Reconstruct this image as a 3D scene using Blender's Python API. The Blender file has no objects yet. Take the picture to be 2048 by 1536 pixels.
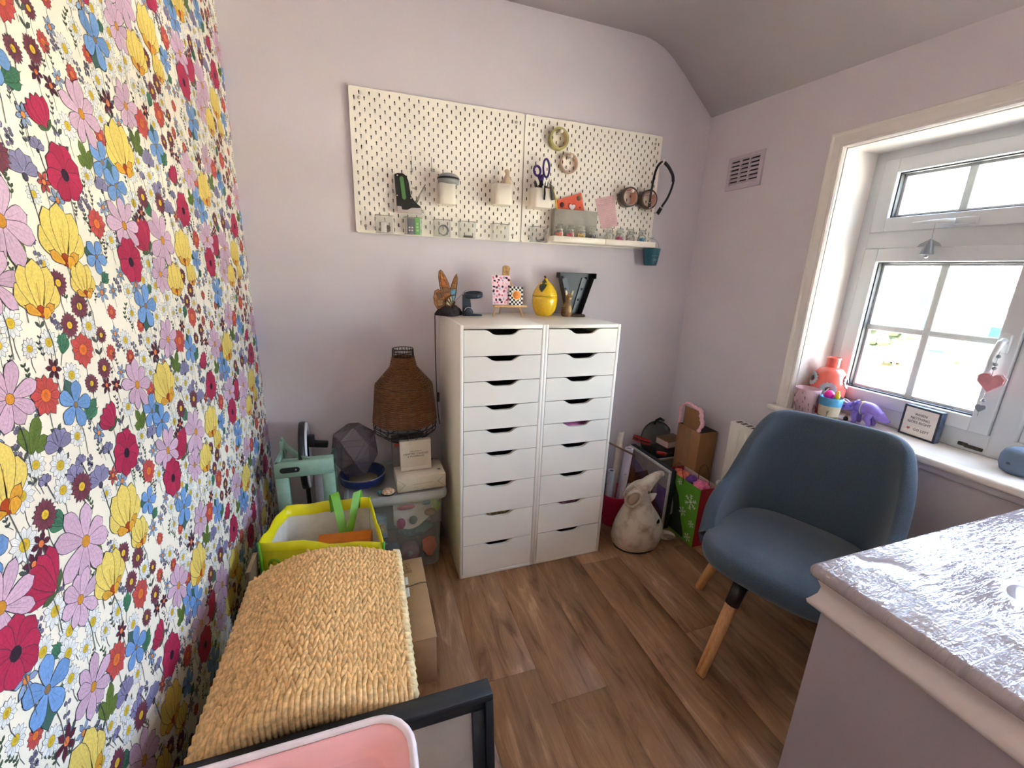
import bpy, bmesh, math, random
from mathutils import Matrix, Vector, noise as mnoise
random.seed(7)
S = bpy.context.scene
COL = S.collection
# ------------------------------------------------------------------ camera, world, sun, exposure
YAW, PITCH, ROLL = -0.338, -0.264, 0.036
FPX = 837.1
def cam_matrix(loc, a, b, c):
    ca, sa, cb, sb, cc, sc = math.cos(a), math.sin(a), math.cos(b), math.sin(b), math.cos(c), math.sin(c)
    f = Vector((-sa*cb, ca*cb, sb)); r = Vector((ca, sa, 0)); u = r.cross(f)
    r2 = cc*r + sc*u; u2 = -sc*r + cc*u
    m = Matrix.Identity(4)
    for i in range(3):
        m[i][0], m[i][1], m[i][2], m[i][3] = r2[i], u2[i], -f[i], loc[i]
    return m
cam_d = bpy.data.cameras.new('camera'); cam = bpy.data.objects.new('camera', cam_d); COL.objects.link(cam)
cam.matrix_world = cam_matrix((0.032, -2.072, 1.370), YAW, PITCH, ROLL)
cam_d.sensor_width = 36.0; cam_d.lens = FPX/2048*36.0; cam_d.clip_start = 0.01; cam_d.clip_end = 500
S.camera = cam
S.view_settings.view_transform = 'Standard'; S.view_settings.look = 'None'
S.view_settings.gamma = 1.0; S.view_settings.use_curve_mapping = False
S.view_settings.exposure = 3.5
W = bpy.data.worlds.new('sky'); S.world = W; W.use_nodes = True
nt = W.node_tree; nt.nodes.clear()
sky = nt.nodes.new('ShaderNodeTexSky'); sky.sky_type = 'NISHITA'; sky.sun_disc = False
sky.sun_elevation = math.radians(48); sky.sun_rotation = math.radians(250); sky.dust_density = 2.5; sky.ozone_density = 1.0
bgn = nt.nodes.new('ShaderNodeBackground'); bgn.inputs[1].default_value = 0.66
won = nt.nodes.new('ShaderNodeOutputWorld')
hs_ = nt.nodes.new('ShaderNodeHueSaturation'); hs_.inputs['Saturation'].default_value = 0.72
nt.links.new(sky.outputs[0], hs_.inputs['Color']); nt.links.new(hs_.outputs[0], bgn.inputs[0]); nt.links.new(bgn.outputs[0], won.inputs[0])
sl = bpy.data.lights.new('sun', 'SUN'); sl.energy = 14.0; sl.angle = math.radians(0.6); sl.color = (0.98, 0.96, 0.80)
so = bpy.data.objects.new('sun', sl); COL.objects.link(so)
so.rotation_euler = Vector((0.72, -0.12, -0.80)).to_track_quat('-Z', 'Y').to_euler()   # high behind the house, lights the street opposite
pl = bpy.data.lights.new('window_portal', 'AREA'); pl.shape = 'RECTANGLE'; pl.size = 1.75; pl.size_y = 1.15
po = bpy.data.objects.new('window_portal', pl); COL.objects.link(po)
po.matrix_world = Matrix(((0, 0, 1, 2.11), (1, 0, 0, -1.61), (0, 1, 0, 1.34), (0, 0, 0, 1)))
try: pl.cycles.is_portal = True
except Exception: pass
cy = S.cycles
cy.max_bounces = 9; cy.diffuse_bounces = 6; cy.glossy_bounces = 3; cy.transmission_bounces = 4; cy.transparent_max_bounces = 20
cy.caustics_reflective = False; cy.caustics_refractive = False; cy.use_denoising = True
cy.sample_clamp_indirect = 8.0; cy.use_adaptive_sampling = True; cy.adaptive_threshold = .025

# ------------------------------------------------------------------ materials
def lin(c):
    return tuple(((x/255)/12.92 if x/255 <= .04045 else ((x/255+.055)/1.055)**2.4) for x in c[:3]) + (1.0,)
MATS = {}
def mat(key, rgb=(200, 200, 200), rough=.55, metal=0.0, var=.06, vscale=30, bump=0.0, bscale=200, spec=.5, coat=0.0, alpha=1.0, sheen=0.0, trans=0.0, stretch=None, rgb2=None, lo=.35, hi=.65):
    """Principled material with a procedural noise variation of colour and a fine bump."""
    if key in MATS: return MATS[key]
    m = bpy.data.materials.new(key); MATS[key] = m; m.use_nodes = True
    n = m.node_tree; L = n.links; b = n.nodes['Principled BSDF']
    b.inputs['Roughness'].default_value = rough; b.inputs['Metallic'].default_value = metal
    b.inputs['Specular IOR Level'].default_value = spec; b.inputs['Coat Weight'].default_value = coat
    b.inputs['Coat Roughness'].default_value = .08
    b.inputs['Sheen Weight'].default_value = sheen; b.inputs['Transmission Weight'].default_value = trans
    b.inputs['Alpha'].default_value = alpha
    tc = n.nodes.new('ShaderNodeTexCoord'); mp = n.nodes.new('ShaderNodeMapping')
    if stretch: mp.inputs['Scale'].default_value = stretch
    L.new(tc.outputs['Object'], mp.inputs['Vector'])
    nz = n.nodes.new('ShaderNodeTexNoise'); nz.inputs['Scale'].default_value = vscale; nz.inputs['Detail'].default_value = 5
    L.new(mp.outputs[0], nz.inputs['Vector'])
    rp = n.nodes.new('ShaderNodeValToRGB'); c = lin(rgb)
    c2 = lin(rgb2) if rgb2 else tuple(min(1, x*(1+var)) for x in c[:3])+(1,)
    c1 = c if rgb2 else tuple(x*(1-var) for x in c[:3])+(1,)
    rp.color_ramp.elements[0].color = c1; rp.color_ramp.elements[1].color = c2
    rp.color_ramp.elements[0].position = lo; rp.color_ramp.elements[1].position = hi
    L.new(nz.outputs['Fac'], rp.inputs['Fac']); L.new(rp.outputs[0], b.inputs['Base Color'])
    if bump:
        n2 = n.nodes.new('ShaderNodeTexNoise'); n2.inputs['Scale'].default_value = bscale; n2.inputs['Detail'].default_value = 3
        L.new(mp.outputs[0], n2.inputs['Vector'])
        bp = n.nodes.new('ShaderNodeBump'); bp.inputs['Strength'].default_value = bump; bp.inputs['Distance'].default_value = .002
        L.new(n2.outputs['Fac'], bp.inputs['Height']); L.new(bp.outputs[0], b.inputs['Normal'])
    return m
def clear_mat(key, rgb, opac=.15, rough=.1, fres=.3):
    """Thin clear plastic or glass: mostly see-through with a tinted body and a gloss."""
    if key in MATS: return MATS[key]
    m = bpy.data.materials.new(key); MATS[key] = m; m.use_nodes = True
    n = m.node_tree; L = n.links; n.nodes.clear()
    o = n.nodes.new('ShaderNodeOutputMaterial'); mx = n.nodes.new('ShaderNodeMixShader'); t = n.nodes.new('ShaderNodeBsdfTransparent')
    b = n.nodes.new('ShaderNodeBsdfPrincipled'); b.inputs['Base Color'].default_value = lin(rgb); b.inputs['Roughness'].default_value = rough
    c = lin(rgb); t.inputs[0].default_value = tuple(.9+.1*x for x in c[:3])+(1,)
    lw = n.nodes.new('ShaderNodeLayerWeight'); lw.inputs[0].default_value = .25
    ma = n.nodes.new('ShaderNodeMath'); ma.operation = 'MULTIPLY_ADD'; ma.inputs[1].default_value = fres; ma.inputs[2].default_value = opac; ma.use_clamp = True
    L.new(lw.outputs['Fresnel'], ma.inputs[0]); L.new(ma.outputs[0], mx.inputs[0])
    L.new(t.outputs[0], mx.inputs[1]); L.new(b.outputs[0], mx.inputs[2]); L.new(mx.outputs[0], o.inputs[0])
    return m
def attr_mat(key, rough=.6, bump=0.0):
    """Printed surface: colours come from the flat print stored on the faces."""
    if key in MATS: return MATS[key]
    m = bpy.data.materials.new(key); MATS[key] = m; m.use_nodes = True
    n = m.node_tree; b = n.nodes['Principled BSDF']; b.inputs['Roughness'].default_value = rough; b.inputs['Specular IOR Level'].default_value = .3
    a = n.nodes.new('ShaderNodeAttribute'); a.attribute_name = 'ink'
    nz = n.nodes.new('ShaderNodeTexNoise'); nz.inputs['Scale'].default_value = 260; nz.inputs['Detail'].default_value = 3
    tc = n.nodes.new('ShaderNodeTexCoord'); n.links.new(tc.outputs['Object'], nz.inputs['Vector'])
    mr = n.nodes.new('ShaderNodeMapRange'); mr.inputs[1].default_value = .3; mr.inputs[2].default_value = .7; mr.inputs[3].default_value = .84; mr.inputs[4].default_value = 1.1
    n.links.new(nz.outputs['Fac'], mr.inputs[0])
    mu = n.nodes.new('ShaderNodeVectorMath'); mu.operation = 'SCALE'
    n.links.new(a.outputs['Color'], mu.inputs[0]); n.links.new(mr.outputs[0], mu.inputs['Scale']); n.links.new(mu.outputs[0], b.inputs['Base Color'])
    return m

# ------------------------------------------------------------------ geometry helpers
def TR(x=0, y=0, z=0, rx=0, ry=0, rz=0, s=1):
    m = Matrix.Translation((x, y, z)) @ Matrix.Rotation(rz, 4, 'Z') @ Matrix.Rotation(ry, 4, 'Y') @ Matrix.Rotation(rx, 4, 'X')
    return m @ (Matrix.Diagonal((s[0], s[1], s[2], 1)) if hasattr(s, '__len__') else Matrix.Scale(s, 4))
class G:
    def __init__(s): s.v = []; s.f = []; s.m = []; s.sm = []; s.ink = []; s.T = None
    def add(s, vs, fs, mi=0, smooth=False, T=None, ink=None):
        o = len(s.v)
        if T is not None: vs = [T @ Vector(p) for p in vs]
        if s.T is not None: vs = [s.T @ Vector(p) for p in vs]
        s.v += [tuple(p) for p in vs]
        for f in fs: s.f.append([i+o for i in f]); s.m.append(mi); s.sm.append(smooth); s.ink.append(ink)
        return s
    def box(s, x0, x1, y0, y1, z0, z1, mi=0, T=None, ink=None):
        vs = [(x0,y0,z0),(x1,y0,z0),(x1,y1,z0),(x0,y1,z0),(x0,y0,z1),(x1,y0,z1),(x1,y1,z1),(x0,y1,z1)]
        return s.add(vs, [(0,3,2,1),(4,5,6,7),(0,1,5,4),(1,2,6,5),(2,3,7,6),(3,0,4,7)], mi, False, T, ink)
    def rbox(s, x0, x1, y0, y1, z0, z1, r=.004, seg=2, mi=0, T=None, smooth=True):
        b = bmesh.new(); bmesh.ops.create_cube(b, size=1)
        for v in b.verts: v.co = Vector(((x0+x1)/2+v.co.x*(x1-x0), (y0+y1)/2+v.co.y*(y1-y0), (z0+z1)/2+v.co.z*(z1-z0)))
        bmesh.ops.bevel(b, geom=b.edges[:], offset=r, segments=seg, affect='EDGES', profile=.5, clamp_overlap=True)
        b.verts.index_update(); vs = [v.co.copy() for v in b.verts]; fs = [[v.index for v in f.verts] for f in b.faces]; b.free()
        return s.add(vs, fs, mi, smooth, T)
    def lathe(s, prof, n=20, mi=0, T=None, smooth=True, ang=2*math.pi, sx=1, sy=1):
        """prof: (r, z) pairs from bottom to top, r=0 closes the end."""
        vs = []; fs = []; rows = []
        full = abs(ang-2*math.pi) < 1e-6; k = n if full else n+1
        for r, z in prof:
            if r < 1e-7: rows.append([len(vs)]); vs.append((0, 0, z))
            else:
                rows.append(list(range(len(vs), len(vs)+k)))
                vs += [(sx*r*math.cos(ang*i/n), sy*r*math.sin(ang*i/n), z) for i in range(k)]
        for a, b in zip(rows, rows[1:]):
            for i in range(n):
                j = (i+1) % k
                if len(a) == 1 and len(b) == 1: continue
                if len(a) == 1: fs.append((a[0], b[j], b[i]))
                elif len(b) == 1: fs.append((a[i], a[j], b[0]))
                else: fs.append((a[i], a[j], b[j], b[i]))
        return s.add(vs, fs, mi, smooth, T)
    def tube(s, pts, r, n=8, mi=0, T=None, closed=False, caps=True, smooth=True, flat=1.0, up=(0, 0, 1)):
        pts = [Vector(p) for p in pts]; N = len(pts); rad = r if hasattr(r, '__len__') else [r]*N
        vs = []; fs = []; prev = None
        for i, p in enumerate(pts):
            a = pts[(i-1) % N] if (closed or i > 0) else p; c = pts[(i+1) % N] if (closed or i < N-1) else p
            t = (c-a).normalized() if (c-a).length > 1e-9 else Vector((0, 0, 1))
            if prev is None:
                u = Vector(up); u = u - t*u.dot(t)
                if u.length < 1e-3: u = Vector((1, 0, 0)) - t*t.x
            else:
                u = prev - t*prev.dot(t)
                if u.length < 1e-6: u = Vector((1, 0, 0))
            u.normalize(); prev = u; w = t.cross(u)
            for k in range(n):
                an = 2*math.pi*k/n; vs.append(p + (u*math.cos(an)*flat + w*math.sin(an))*rad[i])
        M = N if closed else N-1
        for i in range(M):
            a, b = i*n, ((i+1) % N)*n
            for k in range(n): fs.append((a+k, a+(k+1) % n, b+(k+1) % n, b+k))
        if caps and not closed: fs.append(tuple(range(n-1, -1, -1))); fs.append(tuple((N-1)*n+k for k in range(n)))
        return s.add(vs, fs, mi, smooth, T)
    def prism(s, poly, z0, z1, mi=0, T=None, smooth=False):
        n = len(poly); vs = [(x, y, z0) for x, y in poly] + [(x, y, z1) for x, y in poly]
        fs = [tuple(range(n-1, -1, -1)), tuple(range(n, 2*n))]
        s.add(vs, fs, mi, False, T); o = len(s.v)-2*n
        for i in range(n):
            j = (i+1) % n; s.f.append([o+i, o+j, o+n+j, o+n+i]); s.m.append(mi); s.sm.append(smooth); s.ink.append(None)
        return s
    def poly(s, pts, mi=0, T=None, ink=None): return s.add(pts, [tuple(range(len(pts)))], mi, False, T, ink)
    def ell(s, c, r, mi=0, T=None, n=12, m=7, smooth=True):
        r = r if hasattr(r, '__len__') else (r, r, r)
        vs = []; fs = []; vs.append((c[0], c[1], c[2]-r[2]))
        for i in range(1, m):
            ph = -math.pi/2 + math.pi*i/m
            for k in range(n):
                th = 2*math.pi*k/n; vs.append((c[0]+r[0]*math.cos(ph)*math.cos(th), c[1]+r[1]*math.cos(ph)*math.sin(th), c[2]+r[2]*math.sin(ph)))
        vs.append((c[0], c[1], c[2]+r[2])); t = len(vs)-1
        for k in range(n):
            fs.append((0, 1+(k+1) % n, 1+k)); fs.append((t, t-n+k, t-n+(k+1) % n))
            for i in range(m-2):
                a = 1+i*n; fs.append((a+k, a+(k+1) % n, a+n+(k+1) % n, a+n+k))
        return s.add(vs, fs, mi, smooth, T)
def obj(name, g, mats, parent=None, loc=None, rot=None, mw=None):
    me = bpy.data.meshes.new(name); me.from_pydata(g.v, [], g.f)
    for m in (mats if isinstance(mats, (list, tuple)) else [mats]): me.materials.append(m)
    me.polygons.foreach_set('material_index', g.m); me.polygons.foreach_set('use_smooth', g.sm)
    if any(i is not None for i in g.ink):
        ca = me.color_attributes.new('ink', 'FLOAT_COLOR', 'CORNER'); buf = []
        for f, c in zip(g.f, g.ink):
            cc = c or (1, 1, 1, 1); buf += list(cc)*len(f)
        ca.data.foreach_set('color', buf)
    me.update()
    o = bpy.data.objects.new(name, me); COL.objects.link(o)
    if parent is not None: o.parent = parent
    if loc is not None: o.location = loc
    if rot is not None: o.rotation_euler = rot
    if mw is not None: o.matrix_world = mw
    return o
def smooth_by(o, deg=40):
    try:
        bpy.context.view_layer.objects.active = o; o.select_set(True); bpy.ops.object.shade_smooth_by_angle(angle=math.radians(deg)); o.select_set(False)
    except Exception: pass
def tag(o, label, cat=None, group=None, kind=None):
    if label: o['label'] = label
    if cat: o['category'] = cat
    if group: o['group'] = group
    if kind: o['kind'] = kind
    return o
def thing(name, label, cat, loc=(0, 0, 0), rz=0, group=None, rot=None):
    o = bpy.data.objects.new(name, None); COL.objects.link(o); o.empty_display_size = .05
    o.location = loc; o.rotation_euler = rot or (0, 0, rz)
    return tag(o, label, cat, group)
def link_copy(o, parent=None):
    c = o.copy(); COL.objects.link(c); c.parent = parent
    for ch in [x for x in bpy.data.objects if x.parent == o]: link_copy(ch, c)
    return c
def text(name, body, size, parent, mtl, mw, align='CENTER', extrude=.0002):
    cu = bpy.data.curves.new(name, 'FONT'); cu.body = body; cu.size = size; cu.align_x = align; cu.align_y = 'CENTER'; cu.extrude = extrude; cu.resolution_u = 2
    tmp = bpy.data.objects.new(name, cu); COL.objects.link(tmp)
    me = bpy.data.meshes.new_from_object(tmp.evaluated_get(bpy.context.evaluated_depsgraph_get())); bpy.data.objects.remove(tmp)
    me.materials.clear(); me.materials.append(mtl)
    o = bpy.data.objects.new(name, me); COL.objects.link(o); o.parent = parent; o.matrix_local = mw
    return o
def smoothstep(a, b, x):
    t = max(0, min(1, (x-a)/(b-a))); return t*t*(3-2*t)
def bez(p0, p1, p2, p3, n=10):
    p0, p1, p2, p3 = map(Vector, (p0, p1, p2, p3))
    return [p0*(1-t)**3 + p1*3*t*(1-t)**2 + p2*3*t*t*(1-t) + p3*t**3 for t in [i/n for i in range(n+1)]]
def spline(P, n=6, closed=False):
    P = [Vector(p) for p in P]; out = []; N = len(P)
    for i in range(N if closed else N-1):
        a, b, c, d = (P[(i-1) % N] if closed or i else P[0]), P[i], P[(i+1) % N], (P[(i+2) % N] if closed or i+2 < N else P[-1])
        for k in range(n):
            t = k/n; out.append(.5*((2*b)+(c-a)*t+(2*a-5*b+4*c-d)*t*t+(3*b-a-3*c+d)*t**3))
    if not closed: out.append(P[-1])
    return out
# ------------------------------------------------------------------ the room
XL, XR, YF = -0.427, 1.842, -2.75
M_LILAC = mat('lilac_paint', (214, 206, 211), .75, var=.02, vscale=3, bump=.15, bscale=420)
M_CEIL = mat('ceiling_lilac', (213, 207, 208), .8, var=.02, vscale=3, bump=.15, bscale=420)
M_CREAM = mat('wallpaper_cream', (251, 243, 226), .62, var=.015, vscale=5, bump=.25, bscale=700)
M_GLOSS = mat('white_gloss_paint', (232, 226, 220), .22, var=.02, vscale=8, bump=.06, bscale=60)
M_UPVC = mat('white_upvc', (206, 210, 214), .35, var=.015, vscale=8)
M_GBAR = mat('grey_glazing_bar', (210, 218, 216), .4, var=.03)
M_GASK = mat('rubber_gasket', (60, 62, 64), .6)
M_WHITE = mat('white_plastic', (238, 234, 226), .45, var=.02)
M_DARK = mat('black_plastic', (26, 26, 28), .45, var=.1)
def struct(o, label=None): o['kind'] = 'structure'; (label and o.__setitem__('label', label)); return o
# floor of laminate planks
M_SUB = mat('floor_gap', (52, 34, 22), .8)
floor = struct(obj('floor', G().box(XL-.1, XR+.1, YF-.1, .1, -.12, -.0045), M_SUB), 'warm brown oak laminate floor')
def plank_mat():
    m = bpy.data.materials.new('oak_laminate'); m.use_nodes = True; n = m.node_tree; L = n.links; b = n.nodes['Principled BSDF']
    tc = n.nodes.new('ShaderNodeTexCoord'); oi = n.nodes.new('ShaderNodeObjectInfo')
    ad = n.nodes.new('ShaderNodeVectorMath'); ad.operation = 'MULTIPLY_ADD'; ad.inputs[1].default_value = (7.3, 3.1, 1.7)
    cr = n.nodes.new('ShaderNodeCombineXYZ')
    for i in range(3): L.new(oi.outputs['Random'], cr.inputs[i])
    L.new(cr.outputs[0], ad.inputs[0]); L.new(tc.outputs['Object'], ad.inputs[2])
    mp = n.nodes.new('ShaderNodeMapping'); mp.inputs['Scale'].default_value = (13, 2.2, 1); L.new(ad.outputs[0], mp.inputs['Vector'])
    n1 = n.nodes.new('ShaderNodeTexNoise'); n1.inputs['Scale'].default_value = 1.6; n1.inputs['Detail'].default_value = 8; n1.inputs['Distortion'].default_value = .9; n1.inputs['Roughness'].default_value = .62
    L.new(mp.outputs[0], n1.inputs['Vector'])
    rp = n.nodes.new('ShaderNodeValToRGB'); e = rp.color_ramp.elements
    e[0].position = .30; e[0].color = lin((104, 72, 46)); e[1].position = .70; e[1].color = lin((190, 152, 116))
    x = e.new(.46); x.color = lin((148, 111, 78)); x = e.new(.58); x.color = lin((160, 122, 88))
    L.new(n1.outputs['Fac'], rp.inputs['Fac'])
    mp2 = n.nodes.new('ShaderNodeMapping'); mp2.inputs['Scale'].default_value = (160, 5, 1); L.new(ad.outputs[0], mp2.inputs['Vector'])
    n2 = n.nodes.new('ShaderNodeTexNoise'); n2.inputs['Scale'].default_value = 1.0; n2.inputs['Detail'].default_value = 4; L.new(mp2.outputs[0], n2.inputs['Vector'])
    mr = n.nodes.new('ShaderNodeMapRange'); mr.inputs[1].default_value = .3; mr.inputs[2].default_value = .7; mr.inputs[3].default_value = .90; mr.inputs[4].default_value = 1.07
    L.new(n2.outputs['Fac'], mr.inputs[0])
    n3 = n.nodes.new('ShaderNodeTexNoise'); n3.inputs['Scale'].default_value = 3.2; n3.inputs['Detail'].default_value = 2; L.new(ad.outputs[0], n3.inputs['Vector'])
    m3 = n.nodes.new('ShaderNodeMapRange'); m3.inputs[1].default_value = .3; m3.inputs[2].default_value = .7; m3.inputs[3].default_value = .86; m3.inputs[4].default_value = 1.12; L.new(n3.outputs['Fac'], m3.inputs[0])
    mm = n.nodes.new('ShaderNodeMath'); mm.operation = 'MULTIPLY'; L.new(mr.outputs[0], mm.inputs[0]); L.new(m3.outputs[0], mm.inputs[1])
    sc = n.nodes.new('ShaderNodeVectorMath'); sc.operation = 'SCALE'; L.new(rp.outputs[0], sc.inputs[0]); L.new(mm.outputs[0], sc.inputs['Scale'])
    L.new(sc.outputs[0], b.inputs['Base Color']); b.inputs['Roughness'].default_value = .42; b.inputs['Specular IOR Level'].default_value = .4
    bp = n.nodes.new('ShaderNodeBump'); bp.inputs['Strength'].default_value = .15; bp.inputs['Distance'].default_value = .001; L.new(n2.outputs['Fac'], bp.inputs['Height']); L.new(bp.outputs[0], b.inputs['Normal'])
    return m
M_OAK = plank_mat()
PW, PL_ = .21, 1.28
gp = G().rbox(-PW/2+.0003, PW/2-.0003, -PL_/2+.0003, PL_/2-.0003, -.005, 0, .0008, 1)
pmesh = None
xs = [1.17-.21*k for k in range(-4, 9)]
offs = {0.54: -.997, .33: -1.71}
for k in range(-4, 9):
    xb = 1.17-.21*k           # right edge of the board row
    x0, x1 = max(xb-PW, XL), min(xb, XR)
    if x1-x0 < .01: continue
    base = {3: -.997, 2: -1.132, 0: -.55, 1: -1.75, 4: -1.4, 5: -.62}.get(k, -(k*.47 % 1.2)-.3)
    ys = [base+PL_*j for j in range(-3, 4)]
    for y0 in ys:
        a, b = max(y0, YF), min(y0+PL_, 0)
        if b-a < .02: continue
        full = (x1-x0 > PW-.001) and (b-a > PL_-.001)
        if full:
            if pmesh is None:
                o = obj('plank', gp, M_OAK, floor, ((x0+x1)/2, (a+b)/2, 0)); pmesh = o.data
            else:
                o = bpy.data.objects.new('plank', pmesh); COL.objects.link(o); o.parent = floor; o.location = ((x0+x1)/2, (a+b)/2, 0)
        else:
            w, h = (x1-x0)/2, (b-a)/2
            obj('plank', G().rbox(-w+.0003, w-.0003, -h+.0003, h-.0003, -.005, 0, .0008, 1), M_OAK, floor, ((x0+x1)/2, (a+b)/2, 0))
# walls
ZT = 2.7
wall_left = struct(obj('wall_left', G().box(XL-.12, XL, YF-.12, .12, -.12, ZT), M_CREAM), 'wall papered with colourful wild flowers on cream')
wall_back = struct(obj('wall_back', G().box(XL, XR+.26, 0, .12, -.12, ZT), M_LILAC), 'plain lilac painted wall behind the pegboards')
wall_front = struct(obj('wall_front', G().box(XL, XR+.26, YF-.12, YF, -.12, ZT), M_LILAC), 'lilac wall behind the viewer')
OY0, OY1, OZ0, OZ1 = -2.46, -.768, .785, 1.878
g = G()
g.box(XR, XR+.26, OY1, 0, -.12, ZT).box(XR, XR+.26, YF, OY0, -.12, ZT).box(XR, XR+.26, OY0, OY1, -.12, OZ0).box(XR, XR+.26, OY0, OY1, OZ1, ZT)
wall_right = struct(obj('wall_right', g, M_LILAC), 'lilac wall with the window')
# ceiling: flat, then coved down to the window wall
prof = [(XL, 2.49), (1.30, 2.49), (1.38, 2.488), (1.44, 2.479), (1.50, 2.458), (1.56, 2.424), (1.63, 2.372), (1.842, 2.20), (1.90, 2.15)]
g = G(); n = len(prof); vs = []
for yy in (0.0, YF):
    for i, (x, z) in enumerate(prof): vs.append((x, yy, z + (.045*yy if i >= 7 else .02*yy if i == 6 else 0)))
    vs += [(1.90, yy, 2.8), (XL, yy, 2.8)]
k = n+2; fs = [tuple(range(k)), tuple(range(2*k-1, k-1, -1))]
for i in range(k): fs.append((i, k+i, k+(i+1) % k, (i+1) % k))
g.add(vs, fs, 0, False)
for i in range(2, 2+n-1): g.sm[i] = True
ceiling = struct(obj('ceiling', g, M_CEIL), 'lilac ceiling sloping down above the window')
# ------------------------------------------------------------------ floral wallpaper print
WP = {
'cri': [(0.483,0.009,0.038),(0.146,0.369,0.039)],
'yel': [(0.198,0.077,0.052),(0.434,0.389,0.05),(0.467,0.324,0.031),(0.35,0.311,0.043)],
'cos': [(0.251,0.184,0.041),(0.318,0.415,0.053),(0.073,0.118,0.046),(0.274,0.337,0.04),(0.147,0.435,0.046)],
'crs': [(0.457,0.088,0.025),(0.224,0.419,0.038)],
'blu': [(0.374,0.137,0.032),(0.025,0.372,0.025),(0.173,0.271,0.039),(0.111,0.048,0.032),(0.145,0.012,0.033)],
'red': [(0.316,0.17,0.027),(0.049,0.43,0.023),(0.425,0.219,0.026)],
'mar': [(0.254,0.007,0.021),(0.341,0.006,0.022),(0.427,0.159,0.015),(0.403,0.33,0.018),(0.442,0.29,0.019),(0.406,0.263,0.018),(0.472,0.176,0.017)],
'ole': [(0.274,0.12,0.028),(0.058,0.046,0.023),(0.337,0.368,0.022)],
'lil': [(0.316,0.097,0.021),(0.388,0.001,0.021),(0.332,0.034,0.016),(0.271,0.054,0.009),(0.43,0.037,0.011),(0.354,0.048,0.009),(0.146,0.29,0.01)],
'dkm': [(0.468,0.145,0.013),(0.001,0.137,0.014),(0.233,0.469,0.017),(0.212,0.45,0.017),(0.176,0.167,0.021),(0.346,0.204,0.015)],
'gle': [(0.274,0.479,0.022),(0.407,0.117,0.023),(0.206,0.303,0.014),(0.38,0.236,0.018),(0.181,0.237,0.021),(0.038,0.333,0.014)],
'dai': [(0.263,0.082,0.017),(0.308,0.06,0.02),(0.225,0.053,0.02),(0.3,0.022,0.019),(0.207,0.485,0.023),(0.024,0.086,0.018),(0.05,0.013,0.015),(0.223,0.361,0.021),(0.238,0.311,0.021),(0.287,0.281,0.019),(0.309,0.242,0.013),(0.184,0.326,0.019),(0.223,0.282,0.02),(0.215,0.243,0.017),(0.154,0.198,0.018),(0.111,0.306,0.015),(0.35,0.244,0.018),(0.382,0.185,0.018),(0.455,0.255,0.019),(0.087,0.404,0.017),(0.12,0.162,0.019),(0.064,0.213,0.018)],
'bst': [(0.415,0.072,0.015),(0.449,0.457,0.016),(0.148,0.317,0.019)],
'rsm': [(0.426,0.48,0.014)]}

C_ = {'out': lin((62, 56, 72)), 'stem': lin((96, 98, 100)), 'stem2': lin((108, 112, 92))}
def pink(c, f): return tuple(min(1, x*f) for x in c[:3])+(1,)
TPY, TPZ = .4975, .4965
EL = []                       # (layer, polygon [(u,v)...], colour)
def emit(L, poly, col): EL.append((L, poly, col))
def petal(cu, cv, ang, ln, wd, col, L, n=5, tip=.0, base=.08, ol=.0009, oc=None, shift=.6):
    """An obovate petal from the flower centre outwards, dark outline below the fill, one or two vein strokes."""
    ca, sa = math.cos(ang), math.sin(ang)
    def shape(e):
        P = []
        for i in range(n+1):
            t = (i/n)**.8; w = wd*1.06*(min(1, t*1.35+.1)**.75)*math.sqrt(max(0, 1-t**4.5))+e
            P.append((ln*(t*(1-base)+base)+(e if i == n else 0), w))
        Q = [(a, b) for a, b in P] + ([(ln*(1+tip)+e, 0)] if tip > .02 else []) + [(a, -b) for a, b in reversed(P)]
        return [(cu+a*ca-b*sa, cv+a*sa+b*ca) for a, b in Q]
    emit(L, shape(ol), oc or C_['out']); emit(L+1, shape(0), col)
    for s in (-.35, .3):
        q = [(ln*.25, s*wd*.3-.0003), (ln*.78, s*wd-.0001), (ln*.78, s*wd+.0001), (ln*.25, s*wd*.3+.0003)]
        emit(L+2, [(cu+a*ca-b*sa, cv+a*sa+b*ca) for a, b in q], pink(col, .45))
def disc(cu, cv, r, col, L, n=9, sq=1.0, oc=None, rot=0):
    def pts(e): return [(cu+(r+e)*math.cos(2*math.pi*i/n+rot), cv+(r*sq+e)*math.sin(2*math.pi*i/n+rot)) for i in range(n)]
    emit(L, pts(.0007), oc or C_['out']); emit(L+1, pts(0), col)
def stroke(P, w, col, L):
    for (a, b), (c, d) in zip(P, P[1:]):
        dx, dy = c-a, d-b; l = math.hypot(dx, dy) or 1; nx, ny = -dy/l*w/2, dx/l*w/2
        emit(L, [(a+nx, b+ny), (a-nx, b-ny), (c-nx, d-ny), (c+nx, d+ny)], col)
def leaf(u, v, a, l, w, col, L): petal(u, v, a, l, w, col, L, 4, .12, 0, .0007, pink(col, .4))
rw = random.Random(11)
def sprig(u, v, h, L, kind=0):
    a = rw.uniform(-.35, .35); P = [(u+math.sin(a)*h*t+.004*math.sin(5*t+a*9), v+h*t) for t in (0, .25, .5, .75, 1)]
    stroke(P, .0011, C_['stem'], L)
    for i, (x, y) in enumerate(P[1:]):
        for s in (-1, 1):
            aa = math.pi/2+s*(.7+.2*rw.random())
            if kind == 0: leaf(x, y, aa, h*.16, h*.035, lin((92, 100, 96)), L+1)
            elif kind == 1: disc(x+s*.004, y+rw.uniform(-.003, .003), .0032, lin((118, 112, 140)), L+1, 6)
            else: leaf(x, y, aa, h*.2, h*.05, lin((84, 104, 76)), L+1)
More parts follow.
